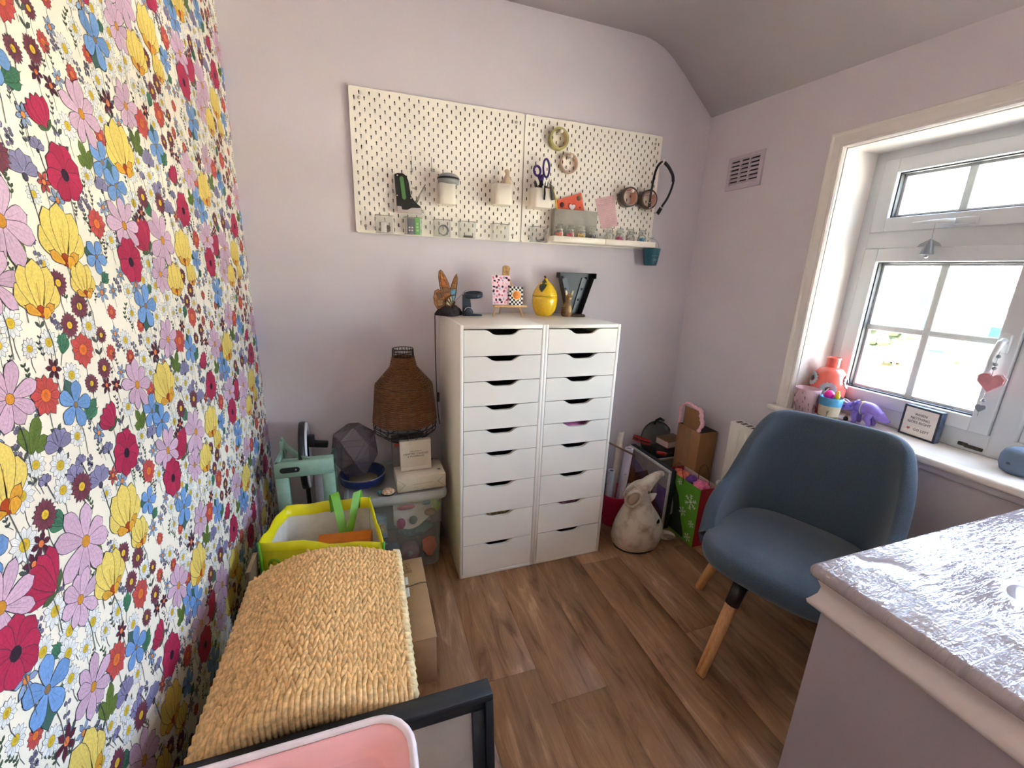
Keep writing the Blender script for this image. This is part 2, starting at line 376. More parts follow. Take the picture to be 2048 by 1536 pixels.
def flower(kd, u, v, r, i):
    L = 20; rot = rw.uniform(0, 6.28)
    if kd == 'cos':
        stroke([(u, v), (u+.006, v-r*1.2), (u+.002, v-r*2.1)], .0014, C_['stem'], 0)
        k = 8; lc = lin((216, 180, 204)); order = list(range(0, k, 2))+list(range(1, k, 2))
        for j in order:
            a = rot+2*math.pi*j/k+rw.uniform(-.12, .12); petal(u, v, a, r*rw.uniform(.80, 1.14), r*rw.uniform(.20, .27), pink(lc, rw.uniform(.9, 1.08)), L+(3 if j % 2 else 0), 6, .04)
        disc(u, v, r*.15, lin((214, 148, 52)), L+7)
    elif kd == 'yel':
        stroke([(u, v-r*.5), (u+.008, v-r*1.3), (u+.004, v-r*2.0)], .0014, C_['stem'], 0)
        yc = lin((241, 214, 112)); tilt = rw.uniform(-.25, .25)
        for a, q in ((.75, .9), (-.75, .9), (.38, 1.12), (-.38, 1.15), (0, 1.2)):
            petal(u, v-r*.5, math.pi/2+a+tilt, r*1.28*q, r*.36, pink(yc, rw.uniform(.93, 1.03)), L, 6, 0)
            stroke([(u+math.cos(math.pi/2+a+tilt)*r*.3, v-r*.5+math.sin(math.pi/2+a+tilt)*r*.3), (u+math.cos(math.pi/2+a+tilt)*r*.9, v-r*.5+math.sin(math.pi/2+a+tilt)*r*.9)], .002, lin((206, 160, 70)), L+3)
            L += 2
        disc(u, v-r*.38, r*.17, lin((176, 70, 28)), L+2)
        for a in (2.7, .5): petal(u, v-r*.5, a+tilt, r*.62, r*.15, lin((226, 164, 56)), L+3, 4, .1)
        petal(u+.004, v-r*.62, .9, r*.4, r*.16, lin((236, 172, 58)), L+5, 4, 0)
    elif kd in ('cri', 'crs'):
        stroke([(u, v), (u+.003, v-r*1.5), (u, v-r*2.3)], .0014, C_['stem'], 0); rc = lin((188, 46, 86))
        if kd == 'cri':
            for j, a in enumerate((1.2, 1.9, .45, 2.7, -.3, 3.5, -1.0, 4.3)):
                petal(u, v-r*.1, a, r*rw.uniform(.9, 1.05), r*.36, pink(rc, rw.uniform(.82, 1.1)), L+2*j, 6, 0)
            disc(u, v-r*.12, r*.2, lin((52, 34, 52)), L+19, 9)
        else:
            ta = rw.choice((-.5, .5))
            for j, a in enumerate((-.6, .6, -.3, .35, 0)): petal(u-math.sin(ta)*-r*.6, v-r*.8, math.pi/2+ta+a, r*1.7, r*.36, pink(rc, rw.uniform(.8, 1.08)), L+2*j, 5, 0)
            leaf(u+math.sin(ta)*r*.6, v-r*.8, math.pi/2+ta+1.1, r*.7, r*.12, lin((84, 104, 72)), L+13); leaf(u+math.sin(ta)*r*.6, v-r*.8, math.pi/2+ta-1.1, r*.7, r*.12, lin((84, 104, 72)), L+13)
    elif kd == 'blu':
        stroke([(u, v), (u+.004, v-r*1.4), (u+.001, v-r*2.2)], .0013, C_['stem'], 0)
        leaf(u, v, rot+.6, r*1.15, r*.3, lin((70, 106, 98)), L-4)
        for j in range(5): petal(u, v, rot+j*1.2566, r, r*.33, pink(lin((118, 160, 216)), rw.uniform(.9, 1.06)), L, 6, 0)
        disc(u, v, r*.13, lin((150, 120, 84)), L+4, 7)
    elif kd in ('red', 'mar', 'dai'):
        stroke([(u, v), (u-.003, v-r*1.6), (u, v-r*2.4)], .0012, C_['stem'], 0)
        c, cc, k, w, q = {'red': (lin((206, 84, 80)), lin((228, 122, 56)), 12, .25, .34), 'mar': (lin((134, 68, 84)), lin((236, 196, 60)), 18, .15, .3), 'dai': (lin((246, 246, 244)), lin((222, 188, 56)), 12, .2, .36)}[kd]
        for j in range(k): petal(u, v, rot+2*math.pi*j/k, r*rw.uniform(.9, 1.08), r*w, pink(c, rw.uniform(.9, 1.04)), L+(j % 2)*3, 3, .03, .2, .0006, lin((110, 112, 118)) if kd == 'dai' else None)
        disc(u, v, r*q, cc, L+7, 9, .92, pink(cc, .45)); disc(u, v, r*q*.4, pink(cc, .8), L+9, 6, 1, pink(cc, .7))
    elif kd in ('dkm', 'rsm', 'bst'):
        stroke([(u, v), (u+.002, v-r*2.2)], .0011, C_['stem'], 0)
        c, cc = {'dkm': (lin((98, 36, 56)), lin((232, 126, 70))), 'rsm': (lin((196, 80, 72)), lin((230, 140, 70))), 'bst': (lin((148, 172, 208)), lin((228, 140, 72)))}[kd]
        for j in range(6): petal(u, v, rot+2*math.pi*j/6, r*rw.uniform(.85, 1.1), r*.21, pink(c, rw.uniform(.85, 1.1)), L, 3, .08)
        disc(u, v, r*.27, cc, L+4, 7)
    elif kd == 'lil':
        stroke([(u, v), (u+.004, v-r*2), (u+.012, v-r*4.5)], .0012, C_['stem'], 0); stroke([(u+.003, v-r), (u+.012, v-r*4.5)], .0011, C_['stem'], 0)
        for j, a in enumerate((2.2, .9, 1.55, 2.7, .4)): petal(u, v-r*.5, a, r*1.35, r*.42, pink(lin((150, 144, 182)), rw.uniform(.82, 1.08)), L+2*j, 5, 0)
        disc(u, v-r*.7, r*.25, lin((78, 74, 92)), L+13, 7)
    elif kd in ('ole', 'gle'):
        c = lin((104, 126, 56)) if kd == 'ole' else lin((74, 130, 100)); a0 = rw.uniform(.2, 2.6)
        stroke([(u-math.cos(a0)*r*.6, v-math.sin(a0)*r*.6), (u-math.cos(a0)*r*1.7, v-math.sin(a0)*r*1.7)], .0016, C_['stem2'], 6)
        for a, q in ((-.75, .85), (.75, .85), (0, 1.15)) if kd == 'ole' else ((-.35, .95), (.35, .95), (0, 1.15)):
            cu, cv = u-math.cos(a0)*r*.75, v-math.sin(a0)*r*.75
            petal(cu, cv, a0+a, r*1.5*q, r*.36, pink(c, rw.uniform(.92, 1.06)), 8+int(a > .1)*3+int(abs(a) < .01)*6, 6, .14, .02, .0008, pink(c, .4))
            for s_ in (-.5, .5):
                for f_ in (.35, .6): stroke([(cu+math.cos(a0+a)*r*1.5*q*f_, cv+math.sin(a0+a)*r*1.5*q*f_), (cu+math.cos(a0+a+s_*.6)*r*1.5*q*(f_+.2), cv+math.sin(a0+a+s_*.6)*r*1.5*q*(f_+.2))], .0006, pink(c, .55), 18)
            stroke([(cu, cv), (cu+math.cos(a0+a)*r*1.3*q, cv+math.sin(a0+a)*r*1.3*q)], .0008, pink(c, .55), 18)
occ = []
i = 0
for kd, lst in WP.items():
    for (u, v, r) in lst: occ.append((u, v, r)); 
tw = []
def tdist(u, v): return min(math.hypot((u-a+TPY/2) % TPY-TPY/2, (v-b+TPZ/2) % TPZ-TPZ/2)-r*.75 for a, b, r in occ)
def run(fn, *a):
    global EL
    EL = []; fn(*a); tw.append(EL)
NS = 0
for t in range(420):                       # fillers between the big flowers
    u, v = rw.uniform(0, TPY), rw.uniform(0, TPZ); d = tdist(u, v)
    if d > .019: kd = rw.choice(('dai', 'mar', 'dai', 'bst', 'lil', 'red')); r = rw.uniform(.014, .019); run(flower, kd, u, v, r, 0); occ.append((u, v, r))
    elif d > .010 and rw.random() < .6: run(sprig, u, v-.008, rw.uniform(.02, .034), 2, rw.choice((0, 1, 2))); occ.append((u, v, .006))
for t in range(16): run(sprig, rw.uniform(0, TPY), rw.uniform(0, TPZ), rw.uniform(.05, .1), 1, rw.choice((0, 1, 1)))
NS = len(tw)
for kd in ('ole', 'gle', 'lil', 'dai', 'mar', 'bst', 'rsm', 'dkm', 'red', 'blu', 'crs', 'cos', 'cri', 'yel'):
    for (u, v, r) in WP[kd]: run(flower, kd, u, v, r*(1.24 if kd in ('cos', 'yel', 'cri', 'blu') else 1.14), 0)
gw = G(); U0, V0 = -1.6-TPY*4, .5-TPZ*2
for q, EL in enumerate(tw):
    base = .00004+(q % 8)*.00002 if q < NS else .00025+((q-NS)/(len(tw)-NS))*.0008
    for iu in range(1, 8):
        for iv in range(0, 6):
            for L, poly, col in EL:
                P = [(U0+iu*TPY+a, V0+iv*TPZ+b) for a, b in poly]
                if max(p[0] for p in P) < -2.2 or min(p[0] for p in P) > -.002 or max(p[1] for p in P) < .02 or min(p[1] for p in P) > 2.48: continue
                gw.poly([(XL+base+L*.0000009, min(a, -.0005), max(.001, min(b, 2.489))) for a, b in P], ink=col)
wpr = obj('floral_print', gw, attr_mat('wallpaper_ink', .62), wall_left); wpr['kind'] = 'stuff'
# ------------------------------------------------------------------ window, sill, architrave
FX = 2.02
win = bpy.data.objects.new('window_1', None); COL.objects.link(win); win.location = (FX, -1.6, .81); struct(win, 'white plastic casement window with glazing bars')
def wobj(name, g, m, parent=win):
    base = Vector((FX, -1.6, .81))
    g.v = [tuple(Vector(p)-base) for p in g.v]
    return obj(name, g, m, parent)
def ring(g, y0, y1, z0, z1, w, xa, xb, mi=0, bev=.004):
    """rectangular frame (stiles full height, rails between) in a plane of constant x"""
    g.rbox(xa, xb, y1-w, y1, z0, z1, bev, 2, mi); g.rbox(xa, xb, y0, y0+w, z0, z1, bev, 2, mi)
    g.rbox(xa, xb, y0+w-.002, y1-w+.002, z1-w, z1, bev, 2, mi); g.rbox(xa, xb, y0+w-.002, y1-w+.002, z0, z0+w, bev, 2, mi)
M_PANE = clear_mat('window_glass', (225, 240, 238), .015, .02)
lights = [(-.815, -1.34), (-1.405, -1.93), (-1.995, -2.43)]       # (y of the near-corner edge, far edge) of each column of lights
g = G()
g.rbox(FX, FX+.065, -.818, OY1, .81, OZ1, .004).rbox(FX, FX+.065, OY0, -2.425, .81, OZ1, .004)
g.rbox(FX+.0005, FX+.065, OY0+.002, OY1-.002, 1.838, OZ1, .004).rbox(FX+.0005, FX+.065, OY0+.002, OY1-.002, .81, .885, .004)
g.rbox(FX-.001, FX+.065, OY0+.04, OY1-.04, 1.505, 1.577, .004)
for a, b in zip(lights, lights[1:]): g.rbox(FX-.002, FX+.065, b[0]+.0, a[1]-.0, .812, OZ1-.002, .012, 3)
wobj('outer_frame', g, M_UPVC)
def sash(y1, y0, z0, z1, nh, nv, open_):
    w = .052 if open_ else .03
    g = G(); ring(g, y0, y1, z0, z1, w, FX-.012 if open_ else FX+.01, FX+.05)
    s = wobj('sash', g, M_UPVC)
    gy0, gy1, gz0, gz1 = y0+w, y1-w, z0+w, z1-w
    g = G(); ring(g, gy0-.001, gy1+.001, gz0-.001, gz1+.001, .006, FX+.006, FX+.03, 0, .001); wobj('gasket', g, M_GASK, s)
    g = G(); ring(g, gy0, gy1, gz0, gz1, .014, FX+.028, FX+.045, 0, .002); wobj('bead', g, M_UPVC, s)
    for i in range(1, nv): yy = gy0+(gy1-gy0)*i/nv; wobj('glazing_bar', G().rbox(FX+.026, FX+.046, yy-.013, yy+.013, gz0, gz1, .004), M_GBAR, s)
    for i in range(1, nh): zz = gz0+(gz1-gz0)*i/nh; wobj('glazing_bar', G().rbox(FX+.027, FX+.045, gy0, gy1, zz-.012, zz+.012, .004), M_GBAR, s)
    for i in range(nv):
        for j in range(nh):
            wobj('pane', G().box(FX+.034, FX+.038, gy0+(gy1-gy0)*i/nv, gy0+(gy1-gy0)*(i+1)/nv, gz0+(gz1-gz0)*j/nh, gz0+(gz1-gz0)*(j+1)/nh), M_PANE, s)
    return s
sashes = []
for k, (a, b) in enumerate(lights):
    sashes.append(sash(a, b, 1.572, 1.842, 1, 2, k != 1)); sashes.append(sash(a, b, .882, 1.508, 2, 2, k != 1))
# handles
g = G(); g.rbox(-.012, 0, -.055, .012, -.012, .012, .004); g.tube([(-.018, .0, 0), (-.03, .02, 0), (-.03, .06, 0), (-.026, .12, .0)], [.008, .009, .008, .006], 10)
g.T = None; gv = [(x+FX-.012, y-1.095, z+1.592) for x, y, z in g.v]; g.v = gv; h = wobj('handle', g, M_UPVC, sashes[0])
g = G(); g.rbox(-.012, 0, -.012, .012, -.045, .02, .004); g.tube([(-.016, 0, 0), (-.032, .002, -.01), (-.034, .008, -.06), (-.03, .014, -.125)], [.009, .010, .009, .006], 10)
g.v = [(x+FX-.012, y-1.313, z+1.208) for x, y, z in g.v]; wobj('handle', g, M_UPVC, sashes[1])
g = G()
for (a, b, z, r) in ((-1.29, -1.34, .828, 1), (-1.272, -1.3, .831, 1)): g.rbox(FX-.0035, FX+.001, b, a, z-.007, z+.006, .003, 1)
wobj('glue_residue', g, mat('grey_residue', (70, 66, 58), .9, var=.4, vscale=120), win)
# gloss-painted reveal lining
g = G(); g.box(XR-.001, FX+.002, OY1-.004, OY1+.0, OZ0, OZ1).box(XR-.001, FX+.002, OY0, OY0+.004, OZ0, OZ1).box(XR-.001, FX+.002, OY0, OY1, OZ1-.004, OZ1)
wobj('reveal_lining', g, M_GLOSS)
# architrave
def arch_leg(g, a, b, along, T=None):
    pr = [(0, 0), (-.012, .001), (-.018, .006), (-.02, .012), (-.017, .02), (-.016, .05), (-.019, .056), (-.016, .063), (0, .064)]
    return pr
pr = [(0, 0), (-.010, .0), (-.017, .005), (-.019, .012), (-.016, .018), (-.0155, .046), (-.019, .052), (-.019, .058), (-.012, .064), (0, .064)]
g = G(); vs = []; n = len(pr)
path = [(OY1, .80, 1, 0), (OY1, OZ1, 1, 1), (OY0, OZ1, -1, 1), (OY0, .80, -1, 0)]
for (yy, zz, sy_, sz_) in path:
    for (dx, t) in pr: vs.append((XR+dx, yy+sy_*t, zz+sz_*t))
fs = []
for s_ in range(3):
    for i in range(n-1): fs.append((s_*n+i, s_*n+i+1, (s_+1)*n+i+1, (s_+1)*n+i))
g.add(vs, fs, 0, False)
trim = struct(obj('trim_1', g, M_GLOSS), 'glossy cream white architrave around the window')
# sill board
g = G(); g.rbox(1.797, XR+.02, -1.556, -.68, .782, .81, .010, 3); g.rbox(1.797, XR+.02, OY0-.06, -1.556, .796, .81, .004, 2); g.box(XR+.004, XR+.255, OY0+.001, OY1-.001, OZ0+.0005, .8098)
g2 = G(); g2.v = [v for v in g.v]; 
sill = struct(obj('trim_2', g, M_GLOSS), 'glossy white window sill board')
obj('cove_moulding', G().rbox(1.822, XR+.002, -1.556, -.70, .752, .783, .012, 3), M_LILAC, sill)
# ------------------------------------------------------------------ air vent on the window wall
M_VENT = mat('painted_vent', (200, 186, 196), .6, var=.02)
v = thing('air_vent', 'small lilac painted air vent grille on the window wall beside the ceiling slope', 'vent', (XR, -.286, 1.885))
g = G(); w, h = .105, .078
g.box(-.010, 0, -w, w, h-.016, h).box(-.010, 0, -w, w, -h, -h+.026).box(-.010, 0, -w, -w+.02, -h+.026, h-.016).box(-.010, 0, w-.02, w, -h+.026, h-.016)
for yy in (-.028, .028): g.box(-.010, 0, yy-.004, yy+.004, -h+.026, h-.016)
obj('grille_frame', g, M_VENT, v)
for k in range(7):
    z = -h+.03+k*.0185
    obj('slat', G().box(-.0025, .0025, -w+.02, w-.02, -.009, .003, T=TR(-.005, 0, z, ry=.6)), M_VENT, v)
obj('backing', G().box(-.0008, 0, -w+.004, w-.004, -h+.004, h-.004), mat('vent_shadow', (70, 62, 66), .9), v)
# ------------------------------------------------------------------ boxed-in ledge over the stairs
def ledge_mat():
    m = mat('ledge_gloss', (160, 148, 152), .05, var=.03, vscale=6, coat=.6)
    n = m.node_tree; L = n.links; b = n.nodes['Principled BSDF']; tc = n.nodes.new('ShaderNodeTexCoord')
    hs = []
    for rot, sc, w in ((.5, (14, 90, 1), .9), (-.5, (18, 70, 1), .6), (.1, (60, 70, 1), .5)):
        mp = n.nodes.new('ShaderNodeMapping'); mp.inputs['Rotation'].default_value = (0, 0, rot); mp.inputs['Scale'].default_value = sc; L.new(tc.outputs['Object'], mp.inputs['Vector'])
        nz = n.nodes.new('ShaderNodeTexNoise'); nz.inputs['Scale'].default_value = 1; nz.inputs['Detail'].default_value = 2.5; nz.inputs['Distortion'].default_value = .8; L.new(mp.outputs[0], nz.inputs['Vector'])
        mu = n.nodes.new('ShaderNodeMath'); mu.operation = 'MULTIPLY'; mu.inputs[1].default_value = w; L.new(nz.outputs['Fac'], mu.inputs[0]); hs.append(mu)
    a1 = n.nodes.new('ShaderNodeMath'); a1.operation = 'ADD'; L.new(hs[0].outputs[0], a1.inputs[0]); L.new(hs[1].outputs[0], a1.inputs[1])
    a2 = n.nodes.new('ShaderNodeMath'); a2.operation = 'ADD'; L.new(a1.outputs[0], a2.inputs[0]); L.new(hs[2].outputs[0], a2.inputs[1])
    pt = n.nodes.new('ShaderNodeTexNoise'); pt.inputs['Scale'].default_value = 5; pt.inputs['Detail'].default_value = 1; L.new(tc.outputs['Object'], pt.inputs['Vector'])
    pm = n.nodes.new('ShaderNodeMapRange'); pm.inputs[1].default_value = .36; pm.inputs[2].default_value = .56; L.new(pt.outputs['Fac'], pm.inputs[0])
    mm = n.nodes.new('ShaderNodeMath'); mm.operation = 'MULTIPLY'; L.new(a2.outputs[0], mm.inputs[0]); L.new(pm.outputs[0], mm.inputs[1])
    bp = n.nodes.new('ShaderNodeBump'); bp.inputs['Strength'].default_value = .9; bp.inputs['Distance'].default_value = .006
    L.new(mm.outputs[0], bp.inputs['Height']); L.new(bp.outputs[0], b.inputs['Normal']); L.new(bp.outputs[0], b.inputs['Coat Normal'])
    return m
LX, LY, LZ = .893, -1.563, .795
led = thing('stair_box_ledge', 'lilac boxed-in stair ledge with a glossy white painted top', 'ledge', (LX, LY, 0))
by0 = YF-LY+.001
obj('body', G().box(.03, XR-LX-.001, by0, -.03, .001, LZ-.07), mat('ledge_lilac_dim', (158, 146, 151), .7, var=.02, vscale=3, bump=.15, bscale=420), led)  # wall lilac darkened, the dim side's shade put into the colour
obj('top', G().rbox(0, XR-LX-.001, by0, 0, LZ-.030, LZ, .013, 4), ledge_mat(), led, )
g = G()
pr = [(.030, -.10), (.010, -.096), (.008, -.088), (.013, -.080), (.020, -.066), (.022, -.05), (.018, -.04), (.014, -.030)]
vs = []
for (x, y) in ((XR-LX-.001, None), (None, None), (None, by0)):
    for d, z in pr: vs.append((x if x is not None else d, -d if y is None else y, LZ+z))
# order: far side right end, corner, left side near end
n = len(pr); fs = [(s_*n+i, s_*n+i+1, (s_+1)*n+i+1, (s_+1)*n+i) for s_ in range(2) for i in range(n-1)]
g.add(vs, fs, 0, True); obj('moulding', g, mat('ledge_moulding', (222, 208, 206), .3, var=.02), led)
# ------------------------------------------------------------------ radiator
rd = thing('radiator', 'white panel radiator on the wall below the window sill', 'radiator', (1.83, -.545, .20))
M_RAD = mat('radiator_enamel', (232, 226, 214), .35, var=.02)
g = G(); Lr = .52
g.rbox(-.075, -.062, -Lr, 0, 0, .47, .004)
for k in range(10): g.rbox(-.079, -.070, -Lr+.03+k*.048, -Lr+.052+k*.048, .03, .44, .006, 2)
obj('front_panel', g, M_RAD, rd); obj('back_panel', G().rbox(-.02, -.008, -Lr, 0, 0, .47, .004), M_RAD, rd)
g = G(); g.box(-.074, -.008, -Lr, 0, .464, .472)
obj('top_grille', g, M_RAD, rd)
for k in range(16): obj('slot_shade_strip', G().box(-.06, -.022, -.03-k*.03, -.012-k*.03, .4721, .4727), mat('slot_shade', (90, 84, 78), .8), rd)  # dark strips on the solid top paint the shade of grille slots
obj('end_panel', G().rbox(-.075, -.008, -.001, .002, 0, .472, .001), M_RAD, rd); obj('end_panel', G().rbox(-.075, -.008, -Lr-.002, -Lr+.001, 0, .472, .001), M_RAD, rd)
obj('bracket', G().box(-.012, .0115, -.42, -.38, .1, .4), M_RAD, rd); obj('bracket', G().box(-.012, .0115, -.14, -.1, .1, .4), M_RAD, rd)
g = G(); g.lathe([(0, 0), (.016, 0), (.017, .02), (.012, .05), (.018, .055), (.018, .09), (.012, .098), (0, .098)], 12, T=TR(-.045, .03, .02)); obj('valve', g, M_RAD, rd)
obj('pipe', G().tube([(-.045, .03, .03), (-.045, .03, -.2)], .007, 8), mat('pipe_white', (220, 214, 206), .4), rd)
# ------------------------------------------------------------------ drawer units
M_CHEST = mat('white_foil', (240, 234, 222), .42, var=.012, vscale=6)
M_INT = mat('drawer_inside', (120, 114, 108), .7)
CX, CYF = .370, -.483
bz = [1.143, 1.036, .932, .827, .721, .616, .469, .321, .170, .017]
def drawer_front(g, x0, x1, z0, z1, y0, y1):
    xc = (x0+x1)/2
    nt_ = [(-.082, 0), (-.072, -.0015), (-.062, -.006), (-.050, -.0145), (-.040, -.0195), (-.028, -.0215), (.028, -.0215), (.040, -.0195), (.050, -.0145), (.062, -.006), (.072, -.0015), (.082, 0)]
    P = [(x0, z0), (x1, z0), (x1, z1)] + [(xc+a, z1+b) for a, b in reversed(nt_)] + [(x0, z1)]
    n = len(P); vs = [(a, y0, b) for a, b in P]+[(a, y1, b) for a, b in P]
    g.add(vs, [tuple(range(n)), tuple(range(2*n-1, n-1, -1))]+[(i, n+i, n+(i+1) % n, (i+1) % n) for i in range(n)])
def drawer_unit(x0, label):
    u = thing('drawer_unit', label, 'drawers', (x0, CYF, 0), group='tall white drawer units side by side')
    w, d = .36, .48; t = .014
    g = G(); g.rbox(0.0002, t, 0, d, 0, 1.16, .0008, 1).rbox(w-t, w-.0002, 0, d, 0, 1.16, .0008, 1)
    g.rbox(t, w-t, 0, d, 1.145, 1.16, .0008, 1).rbox(t, w-t, .0, d, 0, .015, .0008, 1).box(t, w-t, d-.006, d, .015, 1.145)
    obj('carcass', g, M_CHEST, u)
    for a, b in zip(bz, bz[1:]):
        g = G(); drawer_front(g, t+.002, w-t-.002, b+.0012-0, a-.0022-0, .0, .015)
        h = (a-b)*.62
        dr = obj('drawer', g, M_CHEST, u)
        g = G(); g.box(t+.012, t+.02, .0155, d-.03, b+.01, b+h).box(w-t-.02, w-t-.012, .0155, d-.03, b+.01, b+h).box(t+.02, w-t-.02, .0155, d-.03, b+.008, b+.014).box(t+.02, w-t-.02, d-.036, d-.03, b+.014, b+h)
        obj('drawer_box', g, M_INT, dr)
    return u
drawer_unit(CX, 'white nine-drawer unit on the side nearer the rattan lampshade')
drawer_unit(CX+.36, 'white nine-drawer unit on the side nearer the window')
tag(obj('packet', G().rbox(.79, 1.02, -.45, -.25, .63, .7, .02, 3), mat('pink_packet', (214, 120, 170), .4, var=.2, vscale=60)), 'shiny pink packet showing through a drawer cut-out', 'packet')
tag(obj('packet', G().rbox(.80, 1.0, -.45, -.25, .19, .297, .03, 3), mat('mixed_packet', (180, 110, 120), .5, var=.6, vscale=90)), 'red and white patterned packet in the second lowest drawer by the window', 'packet')
tag(obj('packet', G().rbox(.43, .66, -.45, -.25, .19, .293, .03, 3), mat('tan_packet', (170, 140, 90), .5, var=.6, vscale=70)), 'tan patterned packet in the second lowest drawer by the lampshade', 'packet')
# ------------------------------------------------------------------ pegboards
M_PEG = mat('pegboard_white', (246, 240, 226), .5, var=.012, vscale=8)
BX, BZ, BY = .0094, 1.509, -.009     # board back plane
def at2(x, y, z): return Matrix.Translation((x, y, z))
def pegboard(x0, label):
    b = thing('pegboard', label, 'pegboard', (x0, BY, BZ), group='white pegboards on the back wall')
    g = G(); y0 = -.008; W_, H_ = .76, .56
    def slot(cx, cz):
        P = []
        for k in range(5): a = math.pi*k/4; P.append((cx+.0024*math.cos(a), cz+.0052+.0024*math.sin(a)))
        for k in range(5): a = math.pi+math.pi*k/4; P.append((cx+.0024*math.cos(a), cz-.0052+.0024*math.sin(a)))
        return P
    for i in range(37):
        for j in range(27):
            cx, cz = .02+.02*i, .02+.02*j
            sq = [(cx+.01, cz), (cx+.01, cz+.01), (cx, cz+.01), (cx-.01, cz+.01), (cx-.01, cz), (cx-.01, cz-.01), (cx, cz-.01), (cx+.01, cz-.01)]
            if (i + (26-j)) % 2 == 1:
                P = slot(cx, cz); n = 10
                vs = [(a, y0, c) for a, c in sq] + [(a, y0, c) for a, c in P] + [(a, .0085, c) for a, c in P]
                fs = []
                # ring: slot verts 8..17 to square verts 0..7
                mp = [0, 1, 2, 3, 4, 4, 5, 6, 7, 0]
                for k in range(n):
                    k2 = (k+1) % n; a, c = mp[k], mp[k2]
                    fs.append((8+k, 8+k2, c) if a == c else (8+k, 8+k2, c, a))
                fs = [tuple(reversed(f)) for f in fs]
                g.add(vs, fs); g.add(vs, [(8+k, 18+k, 18+(k+1) % n, 8+(k+1) % n) for k in range(n)], 1)  # dark slot walls run past the board, shaped to darken the holes
            else: g.add([(a, y0, c) for a, c in sq], [tuple(reversed(range(8)))])
    # margins, rounded corners, rim
    def q(a, b, c, d): g.add([(a, y0, c), (b, y0, c), (b, y0, d), (a, y0, d)], [(0, 1, 2, 3)])
    q(.01, .75, 0, .01); q(.01, .75, .55, .56); q(0, .01, .01, .55); q(.75, .76, .01, .55)
    rim = []
    for (cx, cz, a0) in ((.75, .55, 0), (.01, .55, 90), (.01, .01, 180), (.75, .01, 270)):
        A = [(cx+.01*math.cos(math.radians(a0+k*18)), cz+.01*math.sin(math.radians(a0+k*18))) for k in range(6)]
        g.add([(cx, y0, cz)]+[(a, y0, c) for a, c in A], [(0, k+1, k) for k in range(1, 6)] ); rim += A
    n = len(rim); g.add([(a, y0, c) for a, c in rim]+[(a, 0, c) for a, c in rim], [(k, n+k, n+(k+1) % n, (k+1) % n) for k in range(n)])
    obj('perforated_panel', g, [M_PEG, mat('raw_fibreboard', (84, 66, 50), .9)], b)
    obj('back_rib', G().box(.02, .74, .0005, .008, -.0005, .012, T=at2(0, 0, .005)), mat('raw_fibreboard'), b); obj('back_rib', G().box(.02, .74, .0005, .008, -.0005, .012, T=at2(0, 0, .545)), mat('raw_fibreboard'), b)
    for (sx_, sz_) in ((.04, .52), (.72, .52), (.04, .03), (.72, .03)):
        obj('spacer', G().lathe([(0, 0), (.010, 0), (.010, .0085), (0, .0085)], 12, T=TR(sx_, .0088, sz_, rx=math.pi/2)), M_PEG, b)
        obj('screw', G().lathe([(0, 0), (.0065, 0), (.006, .004), (0, .005)], 10, T=TR(sx_, -.0082, sz_, rx=math.pi/2)), mat('clear_grey_cap', (196, 188, 172), .3), b)
    return b
pegboard(BX, 'white pegboard holding the stapler and clear bins')
pegboard(BX+.765, 'white pegboard holding tape rolls, scissors and jars')
# ------------------------------------------------------------------ things on the pegboards
def rrect(w, d, r, n=4, cx=0, cy=0):
    P = []
    for (sx, sy, a0) in ((1, 1, 0), (-1, 1, 90), (-1, -1, 180), (1, -1, 270)):
        for k in range(n+1):
            a = math.radians(a0+90*k/n); P.append((cx+sx*(w/2-r)+r*math.cos(a), cy+sy*(d/2-r)+r*math.sin(a)))
    return P
def loft(g, loops, mi=0, T=None, smooth=True, cap0=True, cap1=True, close=True):
    """bridge loops of equal length (lists of 3-D points); cap the ends"""
    n = len(loops[0]); vs = [tuple(p) for l in loops for p in l]; fs = []
    for a in range(len(loops)-1):
        for k in range(n if close else n-1): fs.append((a*n+k, a*n+(k+1) % n, (a+1)*n+(k+1) % n, (a+1)*n+k))
    g.add(vs, fs, mi, smooth, T)
    if cap0: g.add(loops[0], [tuple(range(n-1, -1, -1))], mi, False, T)
    if cap1: g.add(loops[-1], [tuple(range(n))], mi, False, T)
    return g
def cup_mesh(w, d, h, r, t=.002, taper=1.0, n=4):
    g = G(); lv = lambda s, z, e=0: [(x*s, y*s, z) for x, y in rrect(w-2*e, d-2*e, max(r-e, .001), n)]
    return loft(g, [lv(.97*taper, 0), lv(taper, .004), lv(1, h), lv(1, h, t), lv(taper, .005, t)], cap0=True, cap1=True)
def at(x, y, z): return Matrix.Translation((x, y, z))
FR = Matrix.Rotation(math.pi/2, 4, 'X')      # local xy -> world xz, facing -y
M_CUP = mat('cup_white', (240, 232, 216), .4, var=.01)
M_CLEAR = clear_mat('clear_plastic', (236, 236, 232), .075, .08, .22)
M_JAR = clear_mat('jar_glass', (236, 238, 232), .05, .04, .3)
M_CHROME = mat('chrome', (200, 196, 188), .22, 1.0, var=.05)
M_STEEL = mat('steel_wire', (150, 148, 144), .35, 1.0)
M_PURP = mat('purple_plastic', (66, 34, 116), .35)
PBY = -.0172                                  # pegboard front face
def hang_cup(x0, x1, z0, z1, d, label):
    t = thing('pegboard_cup', label, 'cup', ((x0+x1)/2, PBY-d/2-.002, z0), group='white cups on the pegboards')
    obj('cup', cup_mesh(x1-x0, d, z1-z0, .02), M_CUP, t)
    obj('hanger', G().rbox(-.012, .012, d/2-.001, d/2+.004, (z1-z0)*.55, (z1-z0)+.004, .001, 1), M_CUP, t)
    return t
hang_cup(.362, .436, 1.645, 1.731, .075, 'white pegboard cup with a grey domed canister in it')
